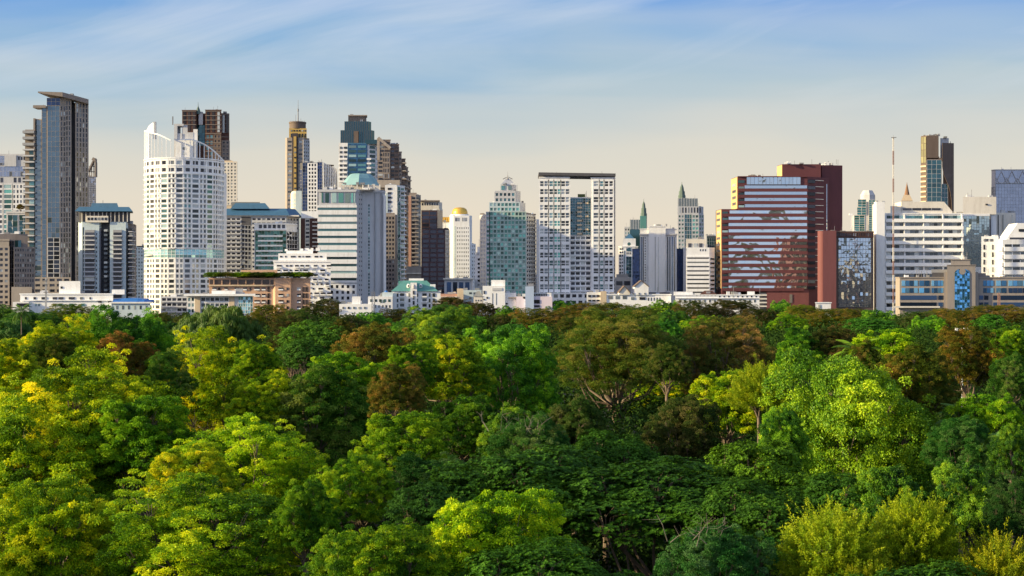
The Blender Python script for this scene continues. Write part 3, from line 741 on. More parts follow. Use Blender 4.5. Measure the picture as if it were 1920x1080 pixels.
b = Bld('flat_top_tower', 'pale tower with a flat projecting roof slab behind the purple glass block', 1190)
b.block([(788, 0), (823, 0), (829, 6)], 379, None, 24, offw); b.bx(787, 825, 375.5, 378, -3, 24, taupe, 'roof_slab'); b.row('window', wdark, 790, 822, 7, 380.5, 385, .6); b.rev(797, 8, [(3, 376), (2.6, 374), (1, 373)], steel, 'tank', 10)
b.grid((823.5, .5), (829, 6), 392, 500, 2, 14, .5, .5, offw, wgrey)
b.build()
b = Bld('purple_glass_block', 'dark purple-brown glass office with reddish grid stepping up beside the gold dome hotel', 1000)
b.block([(790, 1), (820, 1)], 394, None, 26, purple); b.block([(805, 0), (834, 0), (842, 9)], 428, None, 24, purple); b.block([(820, 4), (830, 9)], 394, 430, 20, cream)
gp = glass('purple_glass', (.028, .03, .055), metal=.4)
b.curtain((791, 1), (819, 1), 396, 500, 2, 14, gp, rust, .01, .5)
b.grid(791, 834, 430, 545, 3, 13, .8, .66, wall('maroon_frame', (.085, .05, .06)), gp, .5)
b.grid((834.5, .6), (842, 9), 431, 545, 3, 14, .6, .6, offw, wgrey)
b.build()

# gold domed hotel
b = Bld('gold_dome_hotel', 'white hotel tower with small square windows and a gold dome on top', 1230)
b.block([(830, 8), (848, 8)], 416, None, 24, white); b.block([(843, 2), (850, 0), (880, 0), (885, 5)], 404, None, 30, bright); b.block([(878, 3), (892, 3)], 457, None, 24, bright)
b.curtain((845.5, 1.5), (854, -.1), 424, 518, 3, 22, gaqua, white, .01)
b.grid(856, 880, 424, 522, 7, 13, .38, .45, bright, wgrey); b.grid((880.5, 3), (891, 3), 458, 522, 3, 9, .38, .45, bright, wgrey)
b.row('window', wdark, 853, 857, 2, 408, 415, .6); b.row('window', wdark, 857.5, 862, 2, 408, 415, .6); b.row('window', wdark, 866, 876, 4, 408, 415, .35)
b.bx(829, 846, 406, 417, 10, 20, goldst, 'gold_storey'); b.row('window', gold, 831, 845, 4, 407, 414, .6, 9.6, 10.5)
b.rev(862, 16, [(17.5, 405), (17.5, 401)], bright, 'drum', 28)
b.rev(862, 16, [(17, 401), (16.2, 400), (15, 399.5), (14.6, 395), (12.5, 390.5), (8.5, 388), (.3, 387)], gold, 'gold_dome', 28)
b.build()
b = Bld('dark_window_podium', 'low grey podium with tall dark windows at the foot of the gold dome hotel', 960)
b.block([(833, 0), (886, 0)], 523, None, 20, lgrey, cap=1); b.row('window', wblue, 836, 882, 4, 529, 548, .7); b.bx(831, 889, 521.5, 524, -2, 20, offw, 'cornice')
b.build()

# green pyramid tower
b = Bld('green_pyramid_tower', 'pale stone tower of green windows stepping up to a pyramid roof with finial', 960)
b.block([(900, 8), (912, 0), (986, 0), (1003, 12)], 402, None, 34, lgrey)
b.block([(895, 10), (906, 6)], 462, None, 20, white); b.block([(890, 12), (897, 10)], 476, None, 20, white)
b.block([(918, 2), (974, 2), (985, 12)], 379, 403, 26, lgrey); b.block([(928, 5), (966, 5), (976, 12)], 357, 380, 22, lgrey); b.block([(938, 8), (960, 8), (968, 13)], 345, 358, 16, lgrey)
b.grid(912, 918, 397, 560, 1, 20, .8, .6, lgrey, wgreen); b.grid((918, 0), (985.8, 0), 397, 560, 10, 20, .74, .66, wall('sea_green_frame', (.36, .48, .46)), wgreen)
b.grid((918, 2), (974, 2), 379, 396.5, 8, 2, .72, .62, palecy, wgreen); b.grid((928, 5), (966, 5), 359, 379, 5, 2, .62, .55, lgrey, wteal); b.row('window', wteal, 939, 947, 1, 347, 355, .8, 7.6, 8.6); b.row('window', wteal, 952, 960, 1, 347, 355, .8, 7.6, 8.6)
b.grid((986.5, .4), (1003, 12), 404, 560, 4, 20, .6, .55, offw, wdark, bal=(1, 1.1)); b.grid((901, 7.5), (911.5, .5), 404, 560, 2, 20, .6, .6, offw, wgreen)
for k in range(9): b.one('window', wdark, (896, 9.6), (901.5, 7.5), 484+k*8, 488+k*8, -.3, .3)
b.taper([(940, 9), (965, 12)], 334, 345, 13, .35, lgrey, 'pyramid_roof', .6)
b.rev(952, 17, [(4.2, 336), (3, 333), (1.2, 331), (.8, 327), (.3, 326), (.2, 318)], steel, 'finial', 8)
m_ = b.mb('finial', steel)
for sx in (-1, 1): m_.beam((*b.X(952+sx*9, 14), b.Z(333.5)), (*b.X(952+sx*2, 14), b.Z(330)), .7)
b.clutter(975, 1001, 402, 8, 12, 10, 20, taupe); b.clutter(968, 984, 379, 5, 13, 12, 20, taupe); b.clutter(903, 912, 403, 3, 14, 8, 14, taupe)
b.build()
b = Bld('white_slab_block', 'plain white narrow slab squeezed between the green tower and the gate-shaped tower', 1060)
b.block([(996, 0), (1006, 0), (1012, 3)], 411, None, 20, white); b.bx(1005, 1006, 414, 600, -.6, 2, mgrey, 'joint'); b.rev(998, 8, [(2, 411), (2, 402), (1, 398)], paleblue, 'tank', 10)
b.build()

# gate-shaped tower
b = Bld('gate_tower', 'white gate-shaped residential tower of two shafts bridged by a black roof beam', 960)
b.block([(1011, 0), (1068, 0)], 332, None, 34, white, cap=.8); b.block([(1108, 0), (1112, 0), (1150, 0), (1153, 4)], 333, None, 34, white, cap=.8)
b.block([(1068, 6), (1108, 6)], 369, None, 24, white)
def resid(xa, xb, cols, g, ww=.72, cw=None): b.grid(xa, xb, 337, 575, cols, 16, ww, .62, bright, g, .6, colw=cw)
resid(1012, 1028, 2, wgrey, .8); resid(1029, 1038, 1, wteal, .75); resid(1039, 1051, 2, wgreen, .8); resid(1052, 1068, 2, wgrey, .85)
resid(1112, 1123, 1, wgrey, .8); resid(1124, 1132, 1, wteal, .75); resid(1133, 1150, 2, wdark, .75)
for k in range(16):
    y = 337+k*14.9
    b.one('mid_rail', bright, 1012, 1067, y+7.2, y+8.2, -.55, -.05); b.one('mid_rail', bright, 1112, 1150, y+7.2, y+8.2, -.55, -.05)
b.curtain((1069, 5), (1107.5, 5), 371, 440, 8, 14, gteal, lgrey, .015, .2)
for k in range(8):
    y = 379+k*8.2
    b.one('balcony', cream, (1082, 4), (1091, 4), y, y+3, -1.2, 1.2); b.one('balcony', cream, (1097, 4), (1103, 4), y, y+3, -1.2, 1.2) if k % 3 == 0 else None
b.grid((1069, 6), (1107.5, 6), 441, 575, 4, 14, .82, .6, bright, wdark, .5, bal=(1.2, 1.1))
b.mb('roof_beam', dgrey).box8([(b.X(1010)[0], b.D-2, b.Z(329)), (b.X(1154)[0], b.D-2, b.Z(331)), (b.X(1154)[0], b.D+34, b.Z(331)), (b.X(1010)[0], b.D+34, b.Z(329)),
    (b.X(1010)[0], b.D-2, b.Z(323.4)), (b.X(1154)[0], b.D-2, b.Z(325.6)), (b.X(1154)[0], b.D+34, b.Z(325.6)), (b.X(1010)[0], b.D+34, b.Z(323.4))])
b.row('column', dgrey, 1011, 1069, 4, 328, 333, .06, .5, 1.5); b.row('column', dgrey, 1122, 1153, 3, 329, 334, .08, .5, 1.5)
b.row('roof_shrub', wall('roof_shrub_leaf', (.06, .09, .03)), 1084, 1098, 4, 363, 369, .9, 6, 9)
b.grid((1150.5, .3), (1153, 4), 337, 575, 1, 32, .6, .5, mgrey, wdark, .3)
b.bx(1012, 1153, 549, None, -6, 1, white, 'podium'); s0 = b.D; b.D -= 6; b.grid(1013, 1152, 549, 585, 12, 3, .65, .55, white, wdark); b.D = s0
b.build()

b = Bld('blue_pyramid_building', 'white building with round window and a small blue pyramid roof', 1210)
b.block([(1160, 2), (1166, 0), (1196, 0)], 462, None, 24, white, cap=.6); b.block([(1168, 2), (1192, 2)], 447, 463, 18, white, part='upper_storey')
b.taper([(1171, 3), (1189, 3)], 438, 447.5, 12, .12, bluer, 'pyramid_roof', .4)
b.rev(1179.5, 0, [(.1, 0)], wdark) if False else None
m_ = b.mb('round_window', wteal); c = b.X(1179.5); zc = b.Z(457.5); n = 18; i0 = len(m_.v)
m_.v += [(c[0]+3.2*b.s*math.cos(2*math.pi*k/n), b.D-.35, zc+3.2*b.s*math.sin(2*math.pi*k/n)) for k in range(n)]; m_.f.append(tuple(i0+k for k in reversed(range(n))))
for k in range(10): b.row('window', wdark, 1160.5, 1165, 1, 465+k*6.4, 468+k*6.4, .6, -.2, 2) ; b.row('window', wdark, 1165.5, 1169, 1, 465+k*6.4, 468+k*6.4, .6)
b.curtain(1169.5, 1171.5, 470, 520, 1, 6, gteal, white); b.curtain(1174, 1183, 464, 471, 1, 1, gteal, white); b.curtain(1174, 1184, 481, 520, 2, 6, gteal, white); b.row('window', wdark, 1174, 1184, 3, 473, 477, .5)
b.build()
b = Bld('low_grey_podium', 'low grey podium with deep dark openings beside the gate-shaped tower', 1050)
b.block([(1150, 0), (1184, 0)], 520, None, 18, lgrey); b.row('window', wdark, 1154, 1183, 2, 527, 535, .8); b.bx(1156, 1178, 514, 520, 3, 14, mgrey, 'roof_storey')
b.build()

def spire_tower(px, name, label, D, parts):
    b = Bld(name, label, D, group=None); return b
b = Bld('spired_tower', 'teal glass tower with a sharp stepped spire, smaller of the two spired ones', 1650)
b.block([(1171, 3), (1182, 3)], 425, None, 20, lgrey); b.block([(1181, 0), (1213, 0)], 412, None, 24, gteal); b.block([(1200, -2), (1212, -2)], 405, 430, 14, greenr)
b.grid((1171, 2.9), (1181, 2.9), 427, 480, 2, 8, .5, .5, lgrey, wteal); mm = b.mb('crown_fin', lgrey)
for k in range(11): b.fbox(mm, b.fr(1181.5+k*3, 1182.5+k*3), 0, .8, b.Z(430), b.Z(410+(k % 2)), 0, .8)
b.rev(1207, 8, [(6, 412), (6, 400), (5, 399), (4.6, 390), (3.4, 389), (2.6, 382), (1.4, 379), (.4, 377), (.2, 372)], wall('grey_green_spire', (.10, .15, .14)), 'spire', 8)
b.build()
b = Bld('spired_tower', 'taller spired tower, teal glass over pale stone, behind the white windowless block', 1550)
b.block([(1270.5, 0), (1310, 0), (1319, 8)], 387, None, 26, lgrey); b.block([(1271, 1), (1308, 1)], 372, 388, 20, gteal, part='crown_glass'); b.block([(1308, 4), (1317, 8)], 388, 392, 16, lgrey)
b.row('window', wdark, 1272, 1316, 8, 389, 399, .45); mm = b.mb('crown_fin', lgrey)
for k in range(12): b.fbox(mm, b.fr((1271.5+k*3, 1), (1272.5+k*3, 1)), 0, .7, b.Z(387), b.Z(371), 0, .7)
b.grid(1271.5, 1283, 402, 470, 2, 9, .6, .5, lgrey, wgreen); b.curtain(1284, 1297, 402, 470, 3, 9, gteal, lgrey, .01, .4); b.grid(1298, 1310, 402, 470, 2, 9, .8, .6, lgrey, wgreen); b.grid((1310.5, .5), (1319, 8), 402, 470, 2, 9, .7, .6, lgrey, wteal)
b.rev(1278.5, 9, [(7, 386), (7, 366), (6, 365), (5.4, 358), (4.2, 357), (3.4, 351), (2, 347), (.5, 344), (.25, 340)], wall('grey_green_spire', (.10, .15, .14)), 'spire', 8)
b.build()

b = Bld('white_windowless_block', 'big plain white block with thin blue stripes between deep blue glass wings', 1010)
b.block([(1185.5, 3), (1200, 3)], 466, None, 20, gblue, part='glass_wing'); b.block([(1268, 3), (1281, 3)], 466, None, 20, gblue, part='glass_wing')
b.block([(1200, 1), (1216, 1)], 429, None, 30, white, cap=.6); b.block([(1216, -1), (1248, -1)], 424, None, 32, bright, cap=.6); b.block([(1248, 1), (1269, 1)], 429, None, 30, white, cap=.6)
b.block([(1281, 2), (1286, 2)], 464, None, 16, white)
for x in (1201.5, 1205): b.one('window_strip', wblue, (x, 1), (x+1.8, 1), 444, 545, -.3, .2)
for x in (1251, 1255, 1259.5, 1263.5): b.one('window_strip', wblue, (x, 1), (x+1.9, 1), 444, 545, -.3, .2)
for x in (1228, 1234): b.one('window_strip', wgrey, (x, -1), (x+.8, -1), 444, 545, -.2, .2)
for k in range(19): b.one('window', wdark, (1209, 1), (1210.6, 1), 445+k*5, 447.2+k*5, -.3, .2)
b.bx(1199, 1217, 438, 441, -.2, 2, lgrey, 'ledge'); b.bx(1248, 1270, 438, 441, -.2, 2, lgrey, 'ledge')
for xa, xb in ((1186, 1199), (1268.5, 1280.5)): b.curtain((xa, 2.6), (xb, 2.6), 466, 545, 5, 24, gblue, gblue, .004, .05)
b.clutter(1230, 1250, 424, 5, 15)
b.build()

b = Bld('white_banded_office', 'white office with black horizontal window bands left of the red-brown block', 960)
b.block([(1287, 0), (1330, 0), (1340, 6)], 464, None, 26, bright); b.block([(1286, 3), (1323, 3)], 448, 465, 18, offw, part='upper_storey')
b.ribbon(1288.5, 1329, 480, 552, 9, .34, bright, wdark, .6); b.row('window', wdark, 1289, 1320, 3, 456, 465, .6, 2.6, 3.6); b.row('window', wdark, 1311, 1325, 3, 467, 471, .4)
b.row('window_band', wdark, (1331), (1339), 1, 1, 1, .1) if False else None
for k in range(9): b.one('window_band', wdark, (1332, 1.2), (1339, 5.5), 484+k*8, 487+k*8, -.3, .2)
b.build()
b = Bld('teal_top_block', 'small teal glass block peeping out beside the red-brown building', 1240)
b.block([1325, 1350], 443, None, 16, gteal); b.bx(1325, 1340, 441, 443, -.5, 8, mgrey, 'roof_deck'); b.bx(1311, 1326, 458, 600, -2, 8, wblue if False else lgrey); b.curtain(1326, 1343, 446, 480, 4, 5, gteal, lgrey)
b.clutter(1325, 1340, 441, 4, 20)
b.build()

# red-brown banded block
b = Bld('red_banded_building', 'large dark red building with mirrored window bands and plain windowless top blocks', 960)
b.block([(1342.5, 24), (1353, 0), (1507, 0), (1554, 14)], 392, None, 40, red); b.block([(1371, 26), (1383, 0), (1514, 0), (1554, 14)], 331, None, 40, red)
b.block([(1457, 30), (1467, 12), (1539, 12)], 305.5, 334, 26, red, part='plant_storey'); b.block([(1530, 24), (1541, 18), (1579.5, 22)], 306, None, 26, red, part='stair_tower')
b.bx(1554.5, 1557, 343, 440, 12.5, 15, gsil, 'glass_strip')
RW = 18; y0, pitch = 331, 11.75
for k in range(RW):
    y = y0+k*pitch
    if k == 0:
        b.curtain((1400, -.5), (1501, -.5), y+1, y+15, 14, 1, gsil, dgrey, .01, .2); b.one('spandrel', red, 1383, 1514, y-.6, y+1, -1.2, 0); b.one('window', wteal, 1384, 1396, y+7, y+12, -.25, .1); continue
    lo = k >= 6
    xa = 1353.5 if k >= 5 else 1384
    if k >= 5: b.one('window_band', gsil2, 1366 if lo else 1368, 1513, y+5, y+10.6, -.55, .1)
    else: b.one('window_band', gsil, 1396, 1513, y+5, y+10.6, -.55, .1)
    b.one('window', wteal, xa+1, xa+11, y+7, y+11, -.3, .1)
    b.one('spandrel', red, xa, 1514, y+10.8, y+pitch+4.8, -.8, 0)
for k in range(18):
    y = y0+k*pitch+6
    b.one('window', wdark, (1514.5, .2), (1528, 3.6), y, y+6, -.5, .3); b.one('sill_line', offw, (1529, 4), (1544, 8.4), y, y+1, -.3, .2)
for k in range(13):
    y = 397+k*11.75
    b.one('window', wbrown, (1345, 18.4), (1350.8, 5), y, y+4.5, -.5, .3)
for k in range(4): y = 340+k*11.75; b.one('window', wbrown, (1374, 19.4), (1380.5, 5.5), y+3, y+8, -.5, .3)
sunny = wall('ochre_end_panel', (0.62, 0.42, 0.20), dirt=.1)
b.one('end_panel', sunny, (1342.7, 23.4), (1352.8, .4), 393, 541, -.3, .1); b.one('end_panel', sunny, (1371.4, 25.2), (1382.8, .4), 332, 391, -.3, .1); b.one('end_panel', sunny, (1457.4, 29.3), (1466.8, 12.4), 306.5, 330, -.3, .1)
b.bx(1353, 1507, 540, 546, -2.2, 2, red, 'ledge'); b.bx(1437, 1516, 544, None, -1.2, 2, redlt, 'base'); b.one('window', wdark, 1480, 1485, 552, 568, -1.6, -1)
b.clutter(1405, 1430, 331, 5, 16, 4, 12, taupe); b.clutter(1540, 1560, 306, 3, 17, 20, 26); b.mb('antenna', steel).beam((*b.X(1553, 24), b.Z(306)), (*b.X(1553, 24), b.Z(297)), .4)
b.build()

b = Bld('red_pier_glass_building', 'mirror glass block framed by a rounded dark red pier on its sunny side', 890)
b.block([(1543, -4), (1568, -4)], 432.5, None, 26, redlt); b.rev(1543.5, 8.5, [(10.4, 600), (10.4, 432.5)], redlt, 'rounded_pier', 32)
b.block([(1567, 0), (1638, 2)], 434, None, 26, brown, cap=.6); b.curtain((1572, 0), (1633, 1.8), 446, 512, 12, 9, gsil, dgrey, .006, .12, .3); b.curtain((1572, 0), (1633, 1.8), 512, 576, 12, 9, gsil2, dgrey, .02, .12, .3, part='wavy_glass_facade')
b.grid((1568, -.2), (1637, 1.8), 435, 445, 20, 1, .6, .6, rust, wdark)
b.build()

b = Bld('green_stepped_tower', 'distant green glass tower stepping up to an octagonal grey cap', 1330)
b.block([(1594, 2), (1602, 2)], 403, None, 16, white); b.block([(1601, 0), (1640, 0)], 404, None, 24, offw); b.block([(1608, 1), (1642, 1)], 378, 405, 20, offw)
for xa, xb, yt, yb in ((1601.5, 1621, 404, 450), (1607, 1624, 389, 403), (1608.5, 1624, 374, 388), (1629, 1641, 375, 440)): b.curtain((xa, -.1), (xb, -.1), yt, yb, 2, max(2, int((yb-yt)/4)), glass('jade_glass', (.06, .22, .21), metal=.5), offw, .01, .4)
b.rev(1627, 12, [(14, 379), (14, 365), (9, 356), (.2, 355.5)], lgrey, 'octagonal_cap', 8)
b.build()

# white hospital-like building
b = Bld('white_balcony_building', 'broad white building with rows of shaded windows and a blank white end slab', 905)
b.block([(1638.5, 6), (1643, -2), (1659, -2)], 378.5, None, 30, bright, part='end_slab'); b.block([(1659, 2), (1806, 2)], 400, None, 34, white, cap=.6)
m_ = b.mb('penthouse', offw); f_ = [(1690, 377.5), (1770, 377.5), (1786, 396), (1786, 401), (1690, 401)]
P = [(b.X(x, 5)[0], b.Z(y)) for x, y in f_]; i0 = len(m_.v); n = len(P)
m_.v += [(x, b.D+5, z) for x, z in P]+[(x, b.D+24, z) for x, z in P]
m_.f += [tuple(i0+k for k in range(n)), tuple(i0+n+k for k in reversed(range(n)))]+[(i0+k, i0+(k+1) % n, i0+n+(k+1) % n, i0+n+k) for k in range(n)]
b.row('window', wdark, 1695, 1768, 4, 389.5, 393.5, .9, 4.6, 5.6)
b.bx(1672, 1692, 386, 401, 4, 20, offw, 'roof_storey')
for r_ in range(13):
    y = 402+r_*13.8
    if y > 570: break
    for i in range(4):
        xa = 1661+i*36; 
        for q in range(4): b.one('window', wgrey if r_ else wteal, (xa+1.5+q*8, 2), (xa+9+q*8, 2), y+2, y+8, -.25, .1)
    b.one('balcony_wall', bright, (1660, 2), (1805, 2), y+8, y+14.4, -2.3, 0)
for i in range(5): b.bx(1659.6+i*36, 1661+i*36, 402, None, .4, 4, white, 'pier')
b.build()
b = Bld('glass_fronted_annex', 'white annex with pale mirror glass front and blank tower top', 930)
b.block([(1806, 0), (1856, 0)], 401, None, 30, white); b.block([(1805.5, 0.5), (1868, 0.5)], 369, 402, 26, offw, part='lift_tower'); b.block([(1856, 2), (1868, 2)], 400, None, 26, white)
b.curtain(1807, 1855, 405, 500, 10, 18, gpale, steel, .015, .14); b.bx(1855.8, 1857.6, 405, None, -.8, 2, dgrey, 'joint')
b.block([(1868, 5), (1904, 8)], 398, None, 22, offw)
for x in (1871, 1880, 1897): b.one('window_strip', wdark, (x, 5), (x+1.3, 5.1), 402, 440, -.3, .2)
b.one('window', wdark, 1848, 1852, 382, 384.5, -.3, 1)
b.clutter(1790, 1806, 400, 5, 19, 6, 14, mgrey)
b.build()
b = Bld('white_stair_block', 'small white stair block with dark slit windows before the glass annex', 890)
b.block([(1840, 0), (1872, 0)], 443, None, 18, white); b.row('window', wdark, 1844, 1863, 6, 448, 453, .75)
for k in range(5): b.one('window', wdark, 1844, 1847, 459+k*14, 468+k*14, -.3, .2); b.one('window', wdark, 1860, 1863, 459+k*14, 468+k*14, -.3, .2)
b.build()
b = Bld('white_terraced_building', 'white building with sloping top and long balcony bands cut by the frame edge', 875)
b.block([(1872, 4), (1880, 0), (1950, 0)], 449, None, 26, white); m_ = b.mb('sloped_storey', bright)
P = [(b.X(x, 3)[0], b.Z(y)) for x, y in ((1886, 449.5), (1908, 418), (1950, 418), (1950, 449.5))]; i0 = len(m_.v)
m_.v += [(x, b.D+3, z) for x, z in P]+[(x, b.D+22, z) for x, z in P]; n = 4
m_.f += [tuple(i0+k for k in range(n)), tuple(i0+n+k for k in reversed(range(n)))]+[(i0+k, i0+(k+1) % n, i0+n+(k+1) % n, i0+n+k) for k in range(n)]
b.one('window', wdark, (1910, 3), (1935, 3), 429, 434, -.4, .2); b.one('window', wdark, (1893, 3), (1935, 3), 445, 448.6, -.4, .2)
for k in range(6):
    y = 452+k*14.5
    for i in range(3): b.one('window', wgrey, 1884+i*15, 1897+i*15, y+6, y+11, -.2, .2)
    b.one('balcony_wall', bright, 1882, 1950, y+11, y+19, -1.8, 0); b.one('balcony_wall', bright, (1872.5, 3.5), (1881, -.4), y+11, y+19, -1.4, 0)
b.build()

b = Bld('curved_wall_tower', 'dark teal glass tower with a tall brown side wall curving inward', 1330)
b.block([(1726.5, 6), (1737, 0), (1766, 0)], 296, None, 26, brown); b.block([(1768, 2), (1788, 4)], 270, None, 24, brown)
b.block([(1727, 6), (1738, 0), (1760, 0)], 254, 298, 22, brown); b.block([(1763, 6), (1779, 6)], 258, 300, 14, lgrey)
b.curtain((1727, 5.6), (1736.5, .2), 256, 305, 2, 4, glass('olive_glass', (.30, .30, .16), metal=.4), brown, .01, .5)
for k in range(10): b.one('balcony', cream, (1727, 5.8), (1737, 0), 310+k*9.5, 313+k*9.5, -1, .1)
b.curtain((1738, -.2), (1765, -.2), 300, 395, 3, 11, gteal, lgrey, .01, .3); b.curtain((1766, 1.2), (1777, 1.6), 345, 395, 2, 6, gteal, lgrey, .01, .4)
m_ = b.mb('curved_wall', brown)
cv_ = [(1767, 268), (1767, 312), (1769, 326), (1774, 338), (1779, 350), (1782, 362), (1784, 378), (1785, 395)]
for (xa, ya), (xb, yb2) in zip(cv_, cv_[1:]):
    A0, A1 = b.X(xa, -1.6), b.X(1788.5, 2.4)
    m_.box8([(b.X(xb, -1.6)[0], b.D-1.6, b.Z(yb2)), (A1[0], A1[1], b.Z(yb2)), (A1[0], A1[1]+3, b.Z(yb2)), (b.X(xb)[0], b.D+1, b.Z(yb2)),
             (A0[0], A0[1], b.Z(ya)), (A1[0], A1[1], b.Z(ya)), (A1[0], A1[1]+3, b.Z(ya)), (b.X(xa)[0], b.D+1, b.Z(ya))])
b.clutter(1740, 1760, 254, 5, 21); mm = b.mb('antenna', steel); mm.beam((*b.X(1782, 6), b.Z(270)), (*b.X(1782, 6), b.Z(264)), .5); mm.beam((*b.X(1748, 6), b.Z(253)), (*b.X(1755, 6), b.Z(251)), 1.5)
b.build()
b = Bld('temple_roof', 'small golden brown temple-like spire roof peeping over the white building', 1420)
b.bx(1690, 1711, 376, 600, 0, 12, offw); b.taper([(1690, 0), (1711, 0)], 365, 376.5, 12, .5, cream, 'roof', .3); b.rev(1700.5, 6, [(5.2, 366), (3.6, 358), (2, 350), (.8, 345), (.2, 341)], wall('temple_roof_tile', (.22, .12, .07)), 'spire', 4 if False else 8)
b.build()
b = Bld('violet_glass_tower', 'broad violet-grey glass tower with zigzag lattice crown cut by the frame edge', 1350)
b.block([(1859, 6), (1866, 0), (1965, 0)], 318, None, 30, lgrey, cap=.6); b.curtain((1867, -.1), (1964, -.1), 345, 440, 18, 15, gviol, mgrey, .003, .2); b.curtain((1867, -.1), (1964, -.1), 320, 344, 12, 2, gviol, gviol, .002, .05)
b.grid((1859.5, 5.6), (1866, .4), 350, 440, 2, 13, .5, .5, mgrey, wdark)
m_ = b.mb('lattice', lgrey)
for k in range(5):
    xa = 1868+k*20
    for p, q in (((xa, 343), (xa+10, 321)), ((xa+10, 321), (xa+20, 343)), ((xa, 334), (xa+6, 344)), ((xa+20, 334), (xa+14, 344)), ((xa, 343), (xa+20, 343))):
        m_.beam((*b.X(p[0], -1), b.Z(p[1])), (*b.X(q[0], -1), b.Z(q[1])), .55)
b.build()

# blue glass office in front
b = Bld('blue_glass_office', 'low beige office with bright blue windows and an arched glass centre tower', 790)
b.block([(1679, 12), (1687, 0), (1776, 0)], 520, None, 26, beige, cap=.4); b.block([(1827, 0), (1950, 0)], 520, None, 26, beige, cap=.4)
b.block([(1770, -2), (1834, -2)], 510, None, 20, beige); b.block([(1776, -3), (1829, -3)], 497, None, 18, beige, cap=.3); b.block([(1783, -2), (1819, -2)], 487, 498, 14, beige, cap=.3)
b.curtain((1790, -3.1), (1818, -3.1), 512, 582, 6, 14, gazure, bluer, .05, .12)
m_ = b.mb('arch_glass', gazure); c = b.X(1804, -3.3); n = 14; i0 = len(m_.v)
m_.v += [(c[0]+14*b.s*math.cos(math.pi*k/n), b.D-3.3, b.Z(512)+8*b.s*math.sin(math.pi*k/n)) for k in range(n+1)]; m_.f.append(tuple(i0+k for k in reversed(range(n+1))))
m_ = b.mb('round_plaque', beige); i0 = len(m_.v); m_.v += [(c[0]+6*b.s*math.cos(2*math.pi*k/16), b.D-3.9, b.Z(509)+6*b.s*math.sin(2*math.pi*k/16)) for k in range(16)]; m_.f.append(tuple(i0+k for k in reversed(range(16))))
for (xa, xb, n) in ((1690, 1721, 4), (1723, 1743, 2), (1746, 1786, 4), (1824, 1841, 2), (1843, 1863, 3), (1867, 1887, 2), (1890, 1935, 5)):
    for yt, yb in ((526, 536), (540, 549)): b.row('window', wbright if (xa+yt) % 3 else wblue, xa, xb, n, yt, yb, .86, -.25 if not 1770 < xb < 1790 else 1.8, .1) if xb < 1770 or xa > 1834 else b.row('window', wbright, xa, min(xb, 1769) if xa < 1800 else xb, n, yt, yb, .86, -.25, .1) if xa < 1770 else None
for (xa, xb) in ((1682, 1756), (1856, 1940)):
    for yt, yb in ((554, 562), (567, 575)): b.one('window_band', wblue, xa+6, xb, yt, yb, -.25, .1)
for (xa, xb, n) in ((1758, 1770, 1), (1835, 1854, 2)):
    for yt, yb in ((554, 562), (567, 575)): b.row('window', wblue, xa, xb, n, yt, yb, .8, -.25, .1)
b.bx(1751, 1773, 511, 521, 4, 14, dgrey, 'plant_room'); b.bx(1831, 1852, 512, 521, 4, 14, taupe, 'plant_room'); b.bx(1751, 1800, 505, 512, 6, 14, mgrey, 'plant_room')
b.bx(1672, 1760, 574, 577, -3, 2, offw, 'canopy')
b.build()

# ------------------------------------------------------------------ low front row
b = Bld('low_white_building', 'long low white building with small windows at the foot of the glass tower', 735)
b.block([(38, 0), (212, 0)], 551, None, 22, bright, cap=.5); b.bx(107, 147, 527, 552, 4, 16, bright, 'roof_storey'); b.bx(208, 232, 543, 552, 2, 12, bright, 'roof_storey'); b.bx(30, 60, 566, None, -6, 2, white, 'porch'); b.one('window', wdark, 38, 60, 568.5, 574, -6.4, -5)
for i, (x, wd) in enumerate(((47, 3), (63, 4), (78, 10), (99, 8), (110, 9), (129, 11), (150, 5), (168, 2), (184, 7), (203, 6))): b.one('window', wdark, x, x+wd, 557+(i > 7)*6, 561.5+(i > 7)*6, -.3, .1)
for x in (66, 72, 99, 110, 130, 152): b.one('window', wteal, x, x+(7 if x > 80 else 2.5), 569, 574, -.3, .1)
b.one('window', wgrey, 110, 114, 537, 541, 3.7, 4.5); b.bx(38, 212, 563, 564, -.9, 1, white, 'ledge')
b.build()
b = Bld('blue_canopy_building', 'small white building under a bright blue curved roof beside the low white one', 722)
b.block([(209, 0), (282, 0)], 568, None, 18, palecy); b.bx(205, 284, 566, 569, -1, 16, white, 'cornice')
m_ = b.mb('roof', brightblue); seg = 10
pp = [(211, 566), (212, 561), (222, 559.5), (240, 558.6), (258, 559.5), (270, 562), (280, 566.5)]
for (xa, ya), (xb, yb2) in zip(pp, pp[1:]):
    m_.box8([(b.X(xa)[0], b.D-1, b.Z(567)), (b.X(xb)[0], b.D-1, b.Z(567)), (b.X(xb)[0], b.D+14, b.Z(567)), (b.X(xa)[0], b.D+14, b.Z(567)), (b.X(xa)[0], b.D+1, b.Z(ya+.5)), (b.X(xb)[0], b.D+1, b.Z(yb2+.5)), (b.X(xb)[0], b.D+12, b.Z(ya)), (b.X(xa)[0], b.D+12, b.Z(ya))])
b.row('window', wgrey, 214, 280, 6, 573, 580, .3)
b.build()
b = Bld('cream_pier_building', 'low white building with cream piers, long eaves and a turquoise glass corner', 735)
b.block([(351, 0), (474, 0)], 555, None, 20, white); b.bx(347, 481, 551, 555, -4, 20, bright, 'eaves_slab'); b.bx(395, 440, 545, 551, 3, 14, white, 'roof_storey'); b.bx(440, 453, 541, 551, 4, 12, mgrey, 'water_tank_room')
b.curtain((447, -.5), (474, -.5), 556, 588, 6, 5, gaqua, white, .03, .25); b.bx(366, 376, 555, None, -1, 1, cream, 'pier'); b.bx(430, 440, 555, None, -1, 1, cream, 'pier')
